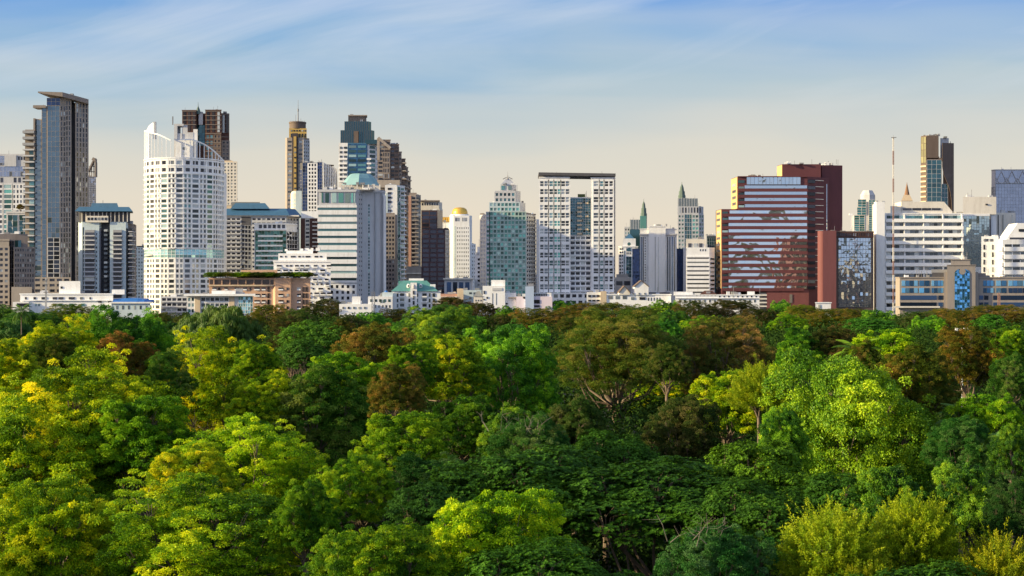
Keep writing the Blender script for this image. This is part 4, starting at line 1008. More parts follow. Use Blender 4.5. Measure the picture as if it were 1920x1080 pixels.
b.grid(377, 429, 556, 588, 6, 3, .85, .6, white, wgrey); b.grid(352, 365, 556, 588, 2, 3, .7, .6, white, wgreen)
b.build()
b = Bld('grey_balcony_block', 'low grey balcony block with a little white gable at the foot of the round tower', 760)
b.block([(302, 0), (352, 0)], 556, None, 16, lgrey); b.grid(303, 351, 557, 586, 5, 3, .8, .6, lgrey, wdark, bal=(1, 1)); b.bx(318, 330, 552, 557, 2, 10, white, 'roof_storey')
b.build()
b = Bld('orange_building', 'orange rendered apartment building with planted roof terrace and white window grilles', 800)
b.block([(392, 0), (512, 0), (516, -2), (545, -2), (548, 0), (582, 0)], 522, None, 24, orange, cap=.5); b.block([(452, 6), (520, 6)], 506, 523, 12, orange, part='roof_storey'); b.one('door', wbrown, (517, 5.6), (526, 5.6), 511, 522, -.1, .6)
b.bx(392, 514, 534, 536.5, -1.8, 1, cream, 'ledge'); b.bx(393, 514, 524.5, 533, -.4, 1, wbrown, 'loggia'); b.row('column', orange, 394, 514, 8, 524, 534, .10, -1, .2)
for r_ in range(4):
    y = 539+r_*11.8
    for x, wd in ((398, 8), (409, 4), (421, 6), (440, 8), (456, 7), (468, 3), (477, 10), (491, 7), (523, 9), (538, 4), (557, 7)):
        b.one('window', wdark, x, x+wd, y, y+5, -2.2 if 516 < x < 545 else -.25, .1)
        if wd > 5: b.one('window_grille', bright, x, x+wd, y+3, y+5.4, -2.7 if 516 < x < 545 else -.7, -.3)
    for x in (501.5, 567, 573): b.one('window_strip', wbrown, x, x+4, y-1, y+8, -.3, .1)
b.build()
# planting on its roof is added with the trees
b = Bld('villa', 'white villa with teal hipped roof, round dormers and an arched stair window', 745, cat='villa')
b.block([(736, 0), (826, 0)], 546, None, 24, bright, cap=.3); b.taper([(735, -.5), (820, -.5)], 526, 546, 22, .5, greenr, 'roof', .6, ky=.25)
b.bx(770, 782, 530, None, -2, 6, bright, 'stair_bay'); b.bx(765, 793, 522, 531, 8, 14, bright, 'roof_storey'); b.bx(745, 757, 527, 540, 9, 15, greenr, 'roof_wing'); b.bx(806, 816, 533, 546, 3, 14, bright, 'roof_storey')
for x in (765.5, 789):
    b.rev(x, 2.5, [(2.8, 540), (2.8, 535), (1.6, 532.6), (.2, 532)], bright, 'dormer', 12); b.one('dormer_window', wdark, (x-1.2, -.8), (x+1.2, -.8), 534.6, 537.6, -.1, 3)
b.rev(776, -1, [(4.2, 541), (4.2, 536), (3, 533), (.2, 531.6)], wgrey if False else lgrey, 'arched_window', 14)
for k in range(4): b.one('window', wdark, 774.3, 777.7, 545+k*9.6, 552+k*9.6, -2.3, -1)
for r_ in range(4):
    y = 550+r_*10
    for x, wd in ((744, 3), (750, 8), (766, 4), (781, 3), (792, 8), (804, 3), (811, 5)): b.one('window', wgrey, x, x+wd, y, y+6.5, -.3, .1)
    b.one('balcony_rail', white, 749, 759, y+5, y+7.5, -1.2, 0); b.one('balcony_rail', white, 791, 801, y+5, y+7.5, -1.2, 0)
b.build()
b = Bld('white_low_houses', 'cluster of low white rooms with a small blue dome next to the villa', 735, cat='house')
b.block([(690, 0), (736, 0)], 556, None, 18, white); b.block([(636, -4), (700, -4)], 570, None, 18, bright); b.bx(660, 676, 556, 571, 0, 10, white, 'roof_storey'); b.bx(716, 736, 548, 557, 3, 12, palecy, 'roof_storey'); b.rev(724, 6, [(3.5, 549), (3.2, 546.5), (1.8, 545), (.2, 544.4)], brightblue, 'blue_dome', 14)
b.row('window', wteal, 692, 734, 5, 561, 566, .5); b.row('window', wgreen, 712, 722, 2, 562, 568, .7); b.row('window', wgrey, 694, 734, 6, 572, 577, .4); b.row('window', wgrey, 640, 690, 5, 575, 579, .35, -4.3, -3.5)
b.build()
b = Bld('salmon_low_block', 'low salmon pink block behind dark trees beside the villa', 770)
b.block([(820, 0), (867, 0)], 551, None, 16, pink); b.bx(857, 869, 541, None, -1, 10, cream, 'stair_tower'); b.bx(818, 857, 556, 558, -1.5, 1, offw, 'ledge'); b.row('window', wbrown, 822, 856, 4, 559, 563, .6)
b.build()
b = Bld('pale_blue_low_block', 'small pale blue block with plain windows beside the salmon one', 780)
b.block([(868, 0), (903, 0)], 544, None, 16, palecy); b.row('window', wgrey, 878, 902, 3, 548, 551.5, .6); b.row('window', wgrey, 878, 902, 3, 557, 561, .6); b.row('window', wgrey, 878, 902, 3, 567, 571, .6)
b.build()
b = Bld('white_curved_house', 'bright white low house with blank walls and a tall curved-shoulder block', 742, cat='house')
b.block([(905, 0), (947, 0)], 536, None, 20, bright); b.bx(921, 947, 525, 537, 3, 16, bright, 'upper_storey'); b.block([(947, 2), (968, 2)], 549, None, 16, white); b.bx(888, 906, 556, None, 0, 14, offw, 'side_room'); b.taper([(889, 0), (905, 0)], 546, 556, 12, .3, roofg, 'roof', .4)
b.one('window', wdark, 906.5, 909.5, 545, 551, -.3, .1); b.one('window', wdark, 912, 915, 556.5, 560, -.3, .1); b.one('window', wdark, 906.5, 909, 560, 563, -.3, .1)
b.one('arched_niche', lgrey, 923, 941, 540, 545, -.3, .1); b.row('window', wgrey, 920, 934, 2, 550, 572, .14); b.row('window', wdark, 890, 904, 3, 562, 565, .4); b.one('window', wdark, 948, 952, 568, 571, 1.6, 2.4)
b.bx(953, 968, 557, 558.5, 0, 3, beige, 'ledge')
b.build()
b = Bld('blue_white_annex', 'pale blue and white annex with dark window band before the gate-shaped tower', 738)
b.block([(985, 0), (1001, 0)], 537, None, 18, paleblue); b.block([(1000, 1), (1035.5, 1)], 556, None, 18, palepink); b.bx(1000, 1034, 549, 556.5, 2, 16, white, 'roof_storey'); b.row('window', wdark, 1001, 1026, 8, 550.5, 555, .6, 1.6, 2.6)
b.one('window', wdark, 1001.5, 1012, 562, 569, .7, 1.4); b.one('window', wdark, 1001.5, 1012, 572, 576, .7, 1.4); b.block([(968, 4), (986, 4)], 556, None, 14, gaqua if False else palepink); b.one('window', wdark, 981, 985, 557, 560, 3.6, 4.4)
b.build()
b = Bld('long_white_building', 'long low white building with twin gables near the plain white block', 752)
b.block([(1128, 0), (1258, 0)], 552, None, 20, bright, cap=.4); b.block([(1100, 3), (1128, 3)], 548, None, 16, white); b.bx(1126, 1137, 546, None, -.5, 6, cream, 'pier')
for cx_, hw, yb2, yt, m9 in ((1203, 13, 547, 527, bright), (1171, 10, 549, 537, offw)):
    m_ = b.mb('gable', m9); P = [(b.X(x, -1)[0], b.Z(y)) for x, y in ((cx_-hw, 553), (cx_+hw, 553), (cx_+hw, yb2-9 if hw > 11 else yb2), (cx_, yt), (cx_-hw, yb2-9 if hw > 11 else yb2))]; i0 = len(m_.v); n = 5
    m_.v += [(x, b.D-1, z) for x, z in P]+[(x, b.D+14, z) for x, z in P]
    m_.f += [tuple(i0+k for k in range(n)), tuple(i0+n+k for k in reversed(range(n)))]+[(i0+k, i0+(k+1) % n, i0+n+(k+1) % n, i0+n+k) for k in range(n)]
    rm = b.mb('roof', brown); zz_ = .35
    for sx in (-1, 1): rm.beam((P[3][0], b.D+6.4, P[3][1]+zz_), (P[3][0]+sx*(P[2][0]-P[3][0])*1.08, b.D+6.4, P[2][1]+zz_-.2), .5 if False else 16, .4)
b.row('window', wgrey, 1138, 1178, 3, 555, 561, .6); b.one('window', wgrey, 1183, 1190, 557, 562, -.3, .1); b.one('window', wdark, 1199, 1210, 557, 562, -.3, .1); b.row('window', wdark, 1213, 1240, 5, 558, 564, .35); b.row('window', wgrey, 1182, 1214, 3, 549, 552, .2, -1.3, -.5)
b.row('window', wdark, 1102, 1126, 3, 553, 557, .7, 2.6, 3.4); b.row('window', wdark, 1102, 1126, 3, 562, 565, .7, 2.6, 3.4)
b.bx(1215, 1258, 548, 553, 6, 14, dgrey, 'roof_shade')
b.build()
b = Bld('white_parapet_building', 'low white building with ribbed parapet and small red roof below the banded office', 746)
b.block([(1266, 0), (1424, 0)], 553, None, 18, bright, cap=.4); b.bx(1402, 1416, 546.5, 554, 2, 10, bright, 'roof_storey'); b.taper([(1311, 4), (1345, 4)], 545, 553, 10, .4, rust, 'roof', .2); b.bx(1264, 1300, 547, 554, 3, 10, white, 'roof_storey')
b.row('window', wgrey, 1303, 1345, 6, 552.5, 555, .4); b.row('window', wdark, 1345, 1422, 9, 554.5, 557.5, .3); b.row('window', wgrey, 1270, 1420, 16, 562, 567, .3); b.bx(1266, 1424, 558.6, 559.6, -.8, 1, white, 'ledge')
b.build()
b = Bld('carpark_stack', 'small open car-park block with stacked dark decks under the red banded building', 775, cat='car park')
b.block([(1423, 0), (1437, 0)], 549, None, 14, dgrey); 
for k in range(4): b.one('deck', offw, 1422, 1437.5, 552+k*7, 554.6+k*7, -1, .2)
b.build()
b = Bld('white_gatehouse', 'small plain white box building at the foot of the red-brown pier', 742, cat='small building')
b.block([(1529, 0), (1558, 0)], 567.5, None, 12, bright, cap=.3)
b.one('door', wgrey, 1534, 1538, 571, 580, -.3, .1)
b.build()

# ------------------------------------------------------------------ masts
def lattice_mast(name, label, px, D, yt, hw, bands, m1, m2=None, dishes=()):
    b = Bld(name, label, D, cat='mast'); x, y = b.X(px); z1 = b.Z(yt); hwm = hw*b.s; n = bands
    for k in range(n):
        mm = b.mb('lattice_section', m1 if k % 2 == 0 or m2 is None else m2)
        za, zb = z1*k/n, z1*(k+1)/n
        c = [(x-hwm, y-hwm), (x+hwm, y-hwm), (x+hwm, y+hwm), (x-hwm, y+hwm)]
        for i in range(4): mm.beam((*c[i], za), (*c[i], zb), .22)
        st = max(1, int((zb-za)/(hwm*2.6)))
        for j in range(st):
            z = za+(zb-za)*j/st; zn = za+(zb-za)*(j+1)/st
            for i in range(4):
                q = c[(i+1) % 4]; mm.beam((*c[i], z), (*q, zn), .14); mm.beam((*c[i], z), (*q, z), .14)
    for py, r_ in dishes: b.mb('crossarm', steel).beam((x-r_*b.s, y-1, b.Z(py)), (x+r_*b.s, y-1, b.Z(py)), .5)
    b.rev(px, 0, [(.35, yt), (.15, yt-4)], steel, 'tip', 6)
    return b.build()
lattice_mast('radio_mast', 'tall thin red and white lattice radio mast in front of the broad white building', 1675, 855, 257, 0.95, 14, redp, wall('white_mast_paint', (.7, .68, .66)), ((258, 5),))
lattice_mast('radio_mast', 'short dark lattice mast standing by the white villa', 700, 715, 547, 2.6, 4, steel)
lattice_mast('radio_mast', 'short red lattice mast before the blue-windowed office', 1873, 770, 549, 1.7, 4, redp)
lattice_mast('radio_mast', 'small lattice mast with cross arms before the low white building', 86, 715, 522, 1.0, 5, lgrey, None, ((526, 4), (533, 5), (548, 4)))

# ================================================================== GROUND
def ground():
    m, t = mat('ground_soil')
    g = t.n('ShaderNodeNewGeometry')
    n = t.n('ShaderNodeTexNoise', {'Vector': g.outputs['Position'], 'Scale': 0.05, 'Detail': 8.0, 'Roughness': 0.7})
    c = t.ramp(n.outputs[0], [(0.3, (0.010, 0.018, 0.010)), (0.5, (0.016, 0.026, 0.014)), (0.7, (0.026, 0.028, 0.022))])
    p = t.n('ShaderNodeBsdfPrincipled', {'Base Color': c, 'Roughness': 0.95})
    t.n('ShaderNodeOutputMaterial', {0: p})
    b = MB(); b.quad((-25000, -25000, 0), (25000, -25000, 0), (25000, 25000, 0), (-25000, 25000, 0))
    o = link('ground', b.mesh('ground', m)); tag(o, kind='structure', label='dark park soil and grass reaching under the trees to the city')
ground()

# ================================================================== FOLIAGE
def leafmat(name, stops, transl=0.35, gloss=0.25, rough=0.5):
    m, t = mat(name)
    a = t.n('ShaderNodeAttribute', attribute_name='tone')
    oi = t.n('ShaderNodeObjectInfo')
    f = t.math('ADD', t.math('MULTIPLY', a.outputs['Fac'], 0.9), t.math('MULTIPLY', oi.outputs['Random'], 0.1))
    co = t.n('ShaderNodeTexCoord'); ns = t.n('ShaderNodeTexNoise', {'Vector': co.outputs['Object'], 'Scale': 0.28, 'Detail': 3.0, 'Roughness': 0.6})
    f = t.math('ADD', f, t.math('MULTIPLY', t.math('SUBTRACT', ns.outputs[0], 0.5), 0.55))
    c = t.ramp(f, stops)
    c = t.mix(1.0, c, oi.outputs['Color'], 'MULTIPLY')
    p = t.n('ShaderNodeBsdfPrincipled', {'Base Color': c, 'Roughness': rough, 'Specular IOR Level': gloss})
    ct = t.mix(1.0, c, (1.35, 1.15, 0.5), 'MULTIPLY')
    tr = t.n('ShaderNodeBsdfTranslucent', {'Color': ct})
    mx = t.n('ShaderNodeMixShader', {0: transl, 1: p, 2: tr})
    t.n('ShaderNodeOutputMaterial', {0: mx})
    return m
LM = {
 'feather': leafmat('feathery_leaf', [(0.0, (0.014, 0.045, 0.004)), (0.30, (0.07, 0.175, 0.007)), (0.50, (0.27, 0.41, 0.010)), (0.78, (0.68, 0.66, 0.018))], .27, .12),
 'broad': leafmat('broad_leaf', [(0.0, (0.012, 0.045, 0.006)), (0.35, (0.055, 0.155, 0.010)), (0.58, (0.24, 0.39, 0.012)), (0.85, (0.60, 0.65, 0.02))], .27, .2),
 'rosette': leafmat('glossy_dark_leaf', [(0.0, (0.012, 0.045, 0.008)), (0.5, (0.045, 0.14, 0.012)), (0.85, (0.10, 0.25, 0.02)), (1.0, (0.22, 0.34, 0.03))], .2, .14, .55),
 'fine': leafmat('rusty_fine_leaf', [(0.0, (0.012, 0.032, 0.007)), (0.42, (0.06, 0.105, 0.014)), (0.60, (0.15, 0.15, 0.028)), (0.80, (0.22, 0.16, 0.048)), (1.0, (0.33, 0.23, 0.075))], .25, .1, .6),
 'wispy': leafmat('wispy_leaf', [(0.0, (0.05, 0.11, 0.006)), (0.45, (0.20, 0.29, 0.010)), (0.9, (0.55, 0.55, 0.02))], .35, .12),
 'willow': leafmat('hanging_leaf', [(0.0, (0.03, 0.085, 0.015)), (0.5, (0.075, 0.16, 0.02)), (1.0, (0.17, 0.25, 0.03))]),
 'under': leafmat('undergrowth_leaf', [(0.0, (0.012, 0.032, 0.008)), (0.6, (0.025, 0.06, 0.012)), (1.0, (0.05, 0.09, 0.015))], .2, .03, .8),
}
bark = wall('bark', (0.16, 0.12, 0.09), dirt=0.3, scale=0.8)
barkp = wall('pale_bark', (0.17, 0.13, 0.105), dirt=0.3, scale=0.8)

def quads_mesh(name, V, tone, m):
    """V: (n,4,3) leaf corners, tone: (n,)"""
    n = len(V); me = bpy.data.meshes.new(name)
    me.vertices.add(n*4); me.vertices.foreach_set('co', V.reshape(-1).astype(np.float32))
    me.loops.add(n*4); me.loops.foreach_set('vertex_index', np.arange(n*4, dtype=np.int32))
    me.polygons.add(n); me.polygons.foreach_set('loop_start', np.arange(0, n*4, 4, dtype=np.int32))
    me.materials.append(m); me.update(calc_edges=True)
    at = me.attributes.new('tone', 'FLOAT', 'FACE'); at.data.foreach_set('value', np.clip(tone, 0, 1).astype(np.float32))
    return me
def nrm(a): return a/np.maximum(np.linalg.norm(a, axis=-1, keepdims=True), 1e-9)
def rdir(rg, n): return nrm(rg.normal(size=(n, 3)))
def leaf_quads(P, ax, nr, L, W, droop=0.2):
    """kite leaves at P pointing along ax, facing nr"""
    side = nrm(np.cross(ax, nr)); L = L[:, None]; W = W[:, None]
    mid = P+ax*L*0.45
    tip = P+ax*L-np.array([0, 0, 1.0])*L*droop
    return np.stack([P, mid+side*W/2, tip, mid-side*W/2], axis=1)

def lobes(rg, n, Rh, Rv, zc, lr, lowest=-0.25, jitter=0.24):
    out = []
    for i in range(n):
        k = (i+0.5)/n; z = 1-(1-lowest)*k; a = i*2.39996+rg.uniform(-.3, .3); r = math.sqrt(max(0, 1-z*z))
        q = 1-lr+rg.uniform(-jitter, jitter*0.6)
        out.append((r*math.cos(a)*Rh*q, r*math.sin(a)*Rh*q, zc+z*Rv*q, Rh*lr*rg.uniform(0.75, 1.2)))
    return np.array(out)
def clumps_on(rg, LB, per, squash=0.8):
    C, O, Rl = [], [], []
    for i, (x, y, z, r) in enumerate(LB):
        d = rdir(rg, per*2); d = d[d[:, 2] > -0.45][:per]
        rr = r*rg.uniform(0.70, 1.12, (len(d), 1)); rr = rr*np.where(rg.uniform(0, 1, rr.shape) > .86, 1.28, 1)
        p = np.array([x, y, z])+d*rr*np.array([1, 1, squash])
        ok = np.ones(len(p), bool)
        for j, (x2, y2, z2, r2) in enumerate(LB):
            if j == i: continue
            q = (p-np.array([x2, y2, z2]))/np.array([1, 1, squash]); ok &= np.linalg.norm(q, axis=1) > r2*0.72
        C.append(p[ok]); O.append(d[ok]); Rl.append(np.full(ok.sum(), i))
    return np.concatenate(C), np.concatenate(O), np.concatenate(Rl)

STY = { # lobes, lobe radius, clumps per lobe, clump radius, leaves per clump, leaf length and width, clump squash, droop, crown half height, centre, lowest lobe
 'feather': dict(nl=30, lr=.27, per=36, cr=.50, nv=130, L=.27, W=.13, sq=.6, dr=.2, Rv=6.8, zc=9.2, low=-.6),
 'broad':   dict(nl=28, lr=.26, per=38, cr=.50, nv=110, L=.25, W=.15, sq=.9, dr=.12, Rv=7.0, zc=9.0, low=-.7),
 'rosette': dict(nl=20, lr=.32, per=64, cr=.46, nv=17, L=.21, W=.16, sq=.9, dr=.2, Rv=4.8, zc=11.4, low=-.40),
 'fine':    dict(nl=30, lr=.26, per=38, cr=.48, nv=125, L=.23, W=.11, sq=.6, dr=.15, Rv=6.6, zc=9.4, low=-.6),
 'tall':    dict(nl=30, lr=.27, per=42, cr=.56, nv=150, L=.22, W=.10, sq=.6, dr=.15, Rv=6.1, zc=9.8, low=-.5),
 'willow':  dict(nl=16, lr=.34, per=56, cr=.60, nv=80, L=.6, W=.11, sq=1.1, dr=.7, Rv=6.0, zc=9.8, low=-.4),
}
STY['ficus'] = dict(nl=40, lr=.28, per=50, cr=.50, nv=120, L=.19, W=.12, sq=.9, dr=.12, Rv=7.2, zc=8.8, low=-.7)
LM['tall'] = LM['fine']; LM['ficus'] = LM['broad']
def make_crown(style, seed, big=False):
    rg = np.random.default_rng(seed); s = dict(STY[style]); Rh = 7.0
    s['L'] *= .86; s['W'] *= .88; s['nv'] = int(s['nv']*1.22)
    if big:      # wide crowns carry more, smaller limbs and relatively smaller leaves
        s['nl'] = int(s['nl']*1.75); s['lr'] *= .88; s['cr'] *= .78; s['per'] = int(s['per']*1.1); s['L'] *= .66; s['W'] *= .68
    LB = lobes(rg, s['nl'], Rh, s['Rv'], s['zc'], s['lr'], s['low'])
    C, O, _ = clumps_on(rg, LB, s['per'], s['Rv']/Rh if s['Rv'] > 4.5 else .6)
    nC = len(C); ctone = rg.beta(2.0, 2.6, nC)
    # large patches of older and younger foliage
    ph = rg.uniform(0, 6, 3)
    patch = 0.5+0.5*np.sin(C[:, 0]*.55+ph[0])*np.cos(C[:, 1]*.5+ph[1])
    ctone = 0.62*ctone+0.38*patch
    cr = s['cr']*rg.uniform(.7, 1.35, nC)
    if style == 'rosette':
        # domes of leaf rosettes
        k = s['nv']; idx = np.repeat(np.arange(nC), k); d = rdir(rg, nC*k); d[:, 2] = np.abs(d[:, 2])*1.0
        ctr = C[idx]+d*cr[idx][:, None]*np.array([1.15, 1.15, .75])
        up = nrm(d*0.7+O[idx]*.5+np.array([0, 0, .9]))
        m = 9; I = np.repeat(np.arange(len(ctr)), m); a = np.tile(np.arange(m)*2*np.pi/m, len(ctr))+rg.uniform(0, .5, len(I))
        e1 = nrm(np.cross(up, rdir(rg, len(up)))); e2 = np.cross(up, e1)
        ax = nrm(e1[I]*np.cos(a)[:, None]+e2[I]*np.sin(a)[:, None]+up[I]*rg.uniform(.1, .9, (len(I), 1)))
        L = s['L']*rg.uniform(.7, 1.2, len(I)); V = leaf_quads(ctr[I], ax, up[I], L, L*.38, s['dr'])
        tone = ctone[idx][I]*.5+np.repeat(rg.uniform(-.1, .4, len(ctr)), m)+rg.uniform(0, .2, len(I))
        return V, tone, LB, C
    k = s['nv']; idx = np.repeat(np.arange(nC), k); M = len(idx)
    d = nrm(rdir(rg, M)+O[idx]*.45+np.array([0, 0, .25]))
    P = C[idx]+d*(cr[idx]*rg.uniform(.35, 1.0, M)**.7)[:, None]*np.array([1.15, 1.15, s['sq']])
    if style == 'feather':     # pinnate fronds fanning outward and drooping
        ax = nrm(d*np.array([1, 1, .4])+rdir(rg, M)*.6); nr = nrm(np.array([0, 0, .35])+rdir(rg, M)*.5+d*.9)
    elif style == 'willow':
        ax = nrm(d*np.array([.5, .5, .2])+np.array([0, 0, -.8])+rdir(rg, M)*.25); nr = nrm(d+rdir(rg, M)*.4)
    elif style in ('fine', 'tall'):
        ax = nrm(d*np.array([1, 1, .5])+rdir(rg, M)*.7); nr = nrm(np.array([0, 0, .35])+rdir(rg, M)*.6+d*.9)
    else:
        ax = nrm(rdir(rg, M)+d*.5+np.array([0, 0, -.2])); nr = nrm(d+rdir(rg, M)*.7)
    L = s['L']*rg.uniform(.6, 1.3, M); W = s['W']*rg.uniform(.7, 1.2, M)
    V = leaf_quads(P, ax, nr, L, W, s['dr'])
    tone = .15+(ctone[idx]-.5)*.95+.27+rg.uniform(-.10, .16, M)
    if style == 'ficus': tone = .46+(ctone[idx]-.5)*.45+rg.uniform(-.1, .14, M)
    if style in ('fine', 'tall'): tone = ctone[idx]*.95+rg.uniform(-.1, .2, M)
    return V, tone, LB, C
def make_wispy(seed):
    """upright airy crown of whip-like shoots lined with small leaves"""
    rg = np.random.default_rng(seed); n = 760
    d = rdir(rg, n); d[:, 2] = np.abs(d[:, 2])*1.1-.35; d = nrm(d)
    base = np.array([0, 0, 6.6])+d*np.array([5.4, 5.4, 6.2])*rg.uniform(.35, 1.0, (n, 1))
    sd = nrm(d*np.array([.8, .8, .5])+np.array([0, 0, .75])+rdir(rg, n)*.45); Ls = rg.uniform(1.2, 3.0, n)*np.where(rg.uniform(0, 1, n) > .9, 1.7, 1)
    k = 105; idx = np.repeat(np.arange(n), k); t = rg.uniform(0, 1, n*k)
    cur = sd[idx]*(Ls[idx]*t)[:, None]; cur[:, :2] += d[idx][:, :2]*((t**2)*.6)[:, None]
    rad = (.34*(1-t*.75))[:, None]; o = rdir(rg, n*k); P = base[idx]+cur+o*rad
    ax = nrm(sd[idx]*.8+o*.9); L = rg.uniform(.2, .42, n*k); V = leaf_quads(P, ax, nrm(rdir(rg, n*k)+np.array([0, 0, .6])), L, L*.36, .05)
    ct = rg.beta(2.2, 2.2, n); tone = ct[idx]*.6+t*.2+rg.uniform(0, .25, n*k)
    LB = np.array([(b[0], b[1], b[2], 1.0) for b in base[::24]])
    return V, tone, LB, base
def tube(mb, pts, radii, seg=7):
    i0 = len(mb.v); m = len(pts)
    for k, (p, r) in enumerate(zip(pts, radii)):
        q = pts[min(k+1, m-1)]-pts[max(k-1, 0)]; d = q/max(np.linalg.norm(q), 1e-6)
        a = np.cross(d, [0.3, 1, .1]); a /= np.linalg.norm(a); c = np.cross(d, a)
        for j in range(seg):
            t = 2*math.pi*j/seg; v = p+(a*math.cos(t)+c*math.sin(t))*r; mb.v.append(tuple(v))
    for k in range(m-1):
        for j in range(seg):
            l = (j+1) % seg; mb.f.append((i0+k*seg+j, i0+k*seg+l, i0+(k+1)*seg+l, i0+(k+1)*seg+j))
def make_trunk(seed, LB, C, bm, low=4.2):
    rg = np.random.default_rng(seed+500); mb = MB(); fork = np.array([rg.uniform(-.4, .4), rg.uniform(-.4, .4), low])
    tube(mb, [np.array([0, 0, -22.]), np.array([.2, 0, -5]), fork*.55+np.array([.1, 0, 0]), fork], [.6, .5, .4, .34], 9)
    for x, y, z, r in LB[::2]:
        e = np.array([x, y, z]); mid = fork*.45+e*.55+np.array([0, 0, -.9])+rg.normal(size=3)*.35; q = fork*.8+e*.2+np.array([0, 0, .2])
        st = fork*rg.uniform(.55, 1.0)
        tube(mb, [st, q+rg.normal(size=3)*.25, mid, e], [.22, .15, .09, .035], 6)
        near = C[np.argsort(np.linalg.norm(C-e, axis=1))[2:30:4]]
        for c in near: tube(mb, [mid*.3+e*.7, (e+c)/2+rg.normal(size=3)*.15, c], [.04, .028, .012], 4)
    return mb.mesh('trunk', bm)
VAR = {}
def variant(style, k, big=False):
    key = (style, k, big)
    if key not in VAR:
        seed = 17*k+{'feather': 1, 'broad': 2, 'rosette': 3, 'fine': 4, 'willow': 5, 'wispy': 6, 'tall': 7, 'ficus': 8}[style]*101
        V, tone, LB, C = make_wispy(seed) if style == 'wispy' else make_crown(style, seed+(1000 if big else 0), big)
        VAR[key] = (quads_mesh('crown', V, tone, LM[style]), make_trunk(seed, LB, C, barkp if style in ('tall', 'wispy') else bark))
    return VAR[key]
NV = {'feather': 4, 'broad': 3, 'rosette': 2, 'fine': 4, 'willow': 1, 'wispy': 2, 'tall': 1, 'ficus': 1}
COUNT = {}
NAMES = {'feather': 'feathery_tree', 'broad': 'leafy_tree', 'rosette': 'dark_glossy_tree', 'fine': 'rusty_tree', 'willow': 'drooping_tree', 'wispy': 'wispy_tree', 'tall': 'rusty_tree', 'ficus': 'leafy_tree'}
TREES = []
def tree(px, ytop, wpx, h, style, label, tint=(1, 1, 1), D=None, zs=1.0, lift=0.0, group=None, dup=None):
    """px, ytop, wpx: where the crown shows in the photograph; h its height in metres"""
    if D is None: D = (CAMZ-h)*F/(ytop-540)
    D = min(D, 985); h = CAMZ-(ytop-540)/F*D
    k = COUNT.get(style, 0); COUNT[style] = k+1; x = (px-960)/F*D; sw = wpx/F*D/14.0*1.04
    big = sw > 1.15 and style in ('feather', 'broad', 'fine', 'tall'); cm, tm = variant(style, k % (2 if big and NV[style] > 1 else NV[style]), big)
    e = bpy.data.objects.new(NAMES[style], None); COL.objects.link(e); e.location = (x, D, 0); e.empty_display_size = 2
    tag(e, label, 'tree', group or 'park trees')
    hs = h/16.3
    sv = min(max(sw*1.1, .55), h/16.3, sw*1.45)*zs
    e.rotation_euler = (0, 0, (k*2.1+px*.37) % 6.28); ex = 1+.12*math.sin(px*1.7)
    for nm, me_ in (('crown', cm), ('trunk', tm)):
        o = link(nm, me_, e, (0, 0, h-16.0*sv)); o.scale = (sw*ex, sw/ex, sv); o.color = (*tint, 1)
    TREES.append((x, D, sw*7, h))
    return e
Y, G, DK = (1.25, 1.1, .8), (.75, 1.0, 1.0), (.5, .62, .8)
# ---- front trees, from the photograph
tree(110, 884, 270, 17, 'feather', 'bright yellow-green feathery tree filling the bottom corner under the frame edge', (1.15, 1.2, 1))
tree(392, 893, 400, 17, 'feather', 'broad bright green domed tree at the bottom, second from the corner', (1.15, 1.25, 1))
tree(925, 912, 290, 17.5, 'feather', 'bright lime green domed tree at the bottom centre in front of dark glossy canopy', (1.1, 1.3, 1))
tree(740, 978, 210, 16, 'feather', 'low lime green tree joining the domed tree at the bottom centre', (.85, 1.0, 1))
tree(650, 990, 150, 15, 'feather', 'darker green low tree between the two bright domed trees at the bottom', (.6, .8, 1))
tree(1015, 1022, 340, 14.5, 'rosette', 'dark glossy dome cut by the bottom edge below the lime green tree', (1.3, 1.25, 1))
tree(1340, 975, 225, 16, 'fine', 'blue-green fine-leaved tree with bare twigs on top at the bottom edge', (.38, 1.15, 1.3))
tree(1560, 918, 190, 18, 'wispy', 'golden wispy tree with upright shoots, first of three at the bottom', (.85, 1, 1))
tree(1712, 896, 190, 18.5, 'wispy', 'golden wispy tree with the tallest upright shoots, middle of three', (.85, 1, 1))
tree(1872, 975, 160, 16, 'wispy', 'golden wispy tree, smallest of three, by the bottom corner', (1, .95, .9))
tree(1740, 1052, 330, 13.5, 'rosette', 'dark glossy low dome at the bottom edge under the wispy trees', (1.2, 1.1, .9))
tree(1625, 1010, 120, 15, 'wispy', 'olive wispy bush between the two tall golden wispy trees', (.7, .75, .8))
tree(460, 778, 320, 19, 'feather', 'wide fresh green spreading tree above the domed tree at the bottom', (1.1, 1.3, 1))
tree(362, 828, 170, 18.5, 'feather', 'small yellow-tipped tree nestled before the wide fresh green tree', (1.2, 1.15, .9))
tree(65, 755, 270, 20, 'feather', 'yellow-green tree at the frame edge below the huge sunlit tree', (1.5, 1.4, .9))
tree(670, 848, 150, 18, 'feather', 'mid green layered tree beside the dark glossy canopy', (.6, .85, 1))
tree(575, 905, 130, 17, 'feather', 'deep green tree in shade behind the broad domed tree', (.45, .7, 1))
tree(805, 848, 150, 17, 'fine', 'dull dark green fine-leaved tree left of the dark glossy canopy', (.35, .9, 1.0))
tree(800, 910, 160, 16, 'rosette', 'very dark shrubby tree under the dull green one', (.8, .85, 1.1))
tree(1000, 838, 400, 18, 'rosette', 'widest dark glossy canopy in the centre, flat-topped and dense', (.95, .95, .9), zs=1)
tree(1230, 868, 420, 17, 'rosette', 'dark glossy canopy spreading below the widest one', (.9, .9, .85))
tree(1405, 905, 270, 16.5, 'rosette', 'dark glossy canopy nearest the golden wispy trees', (.85, .85, .8))
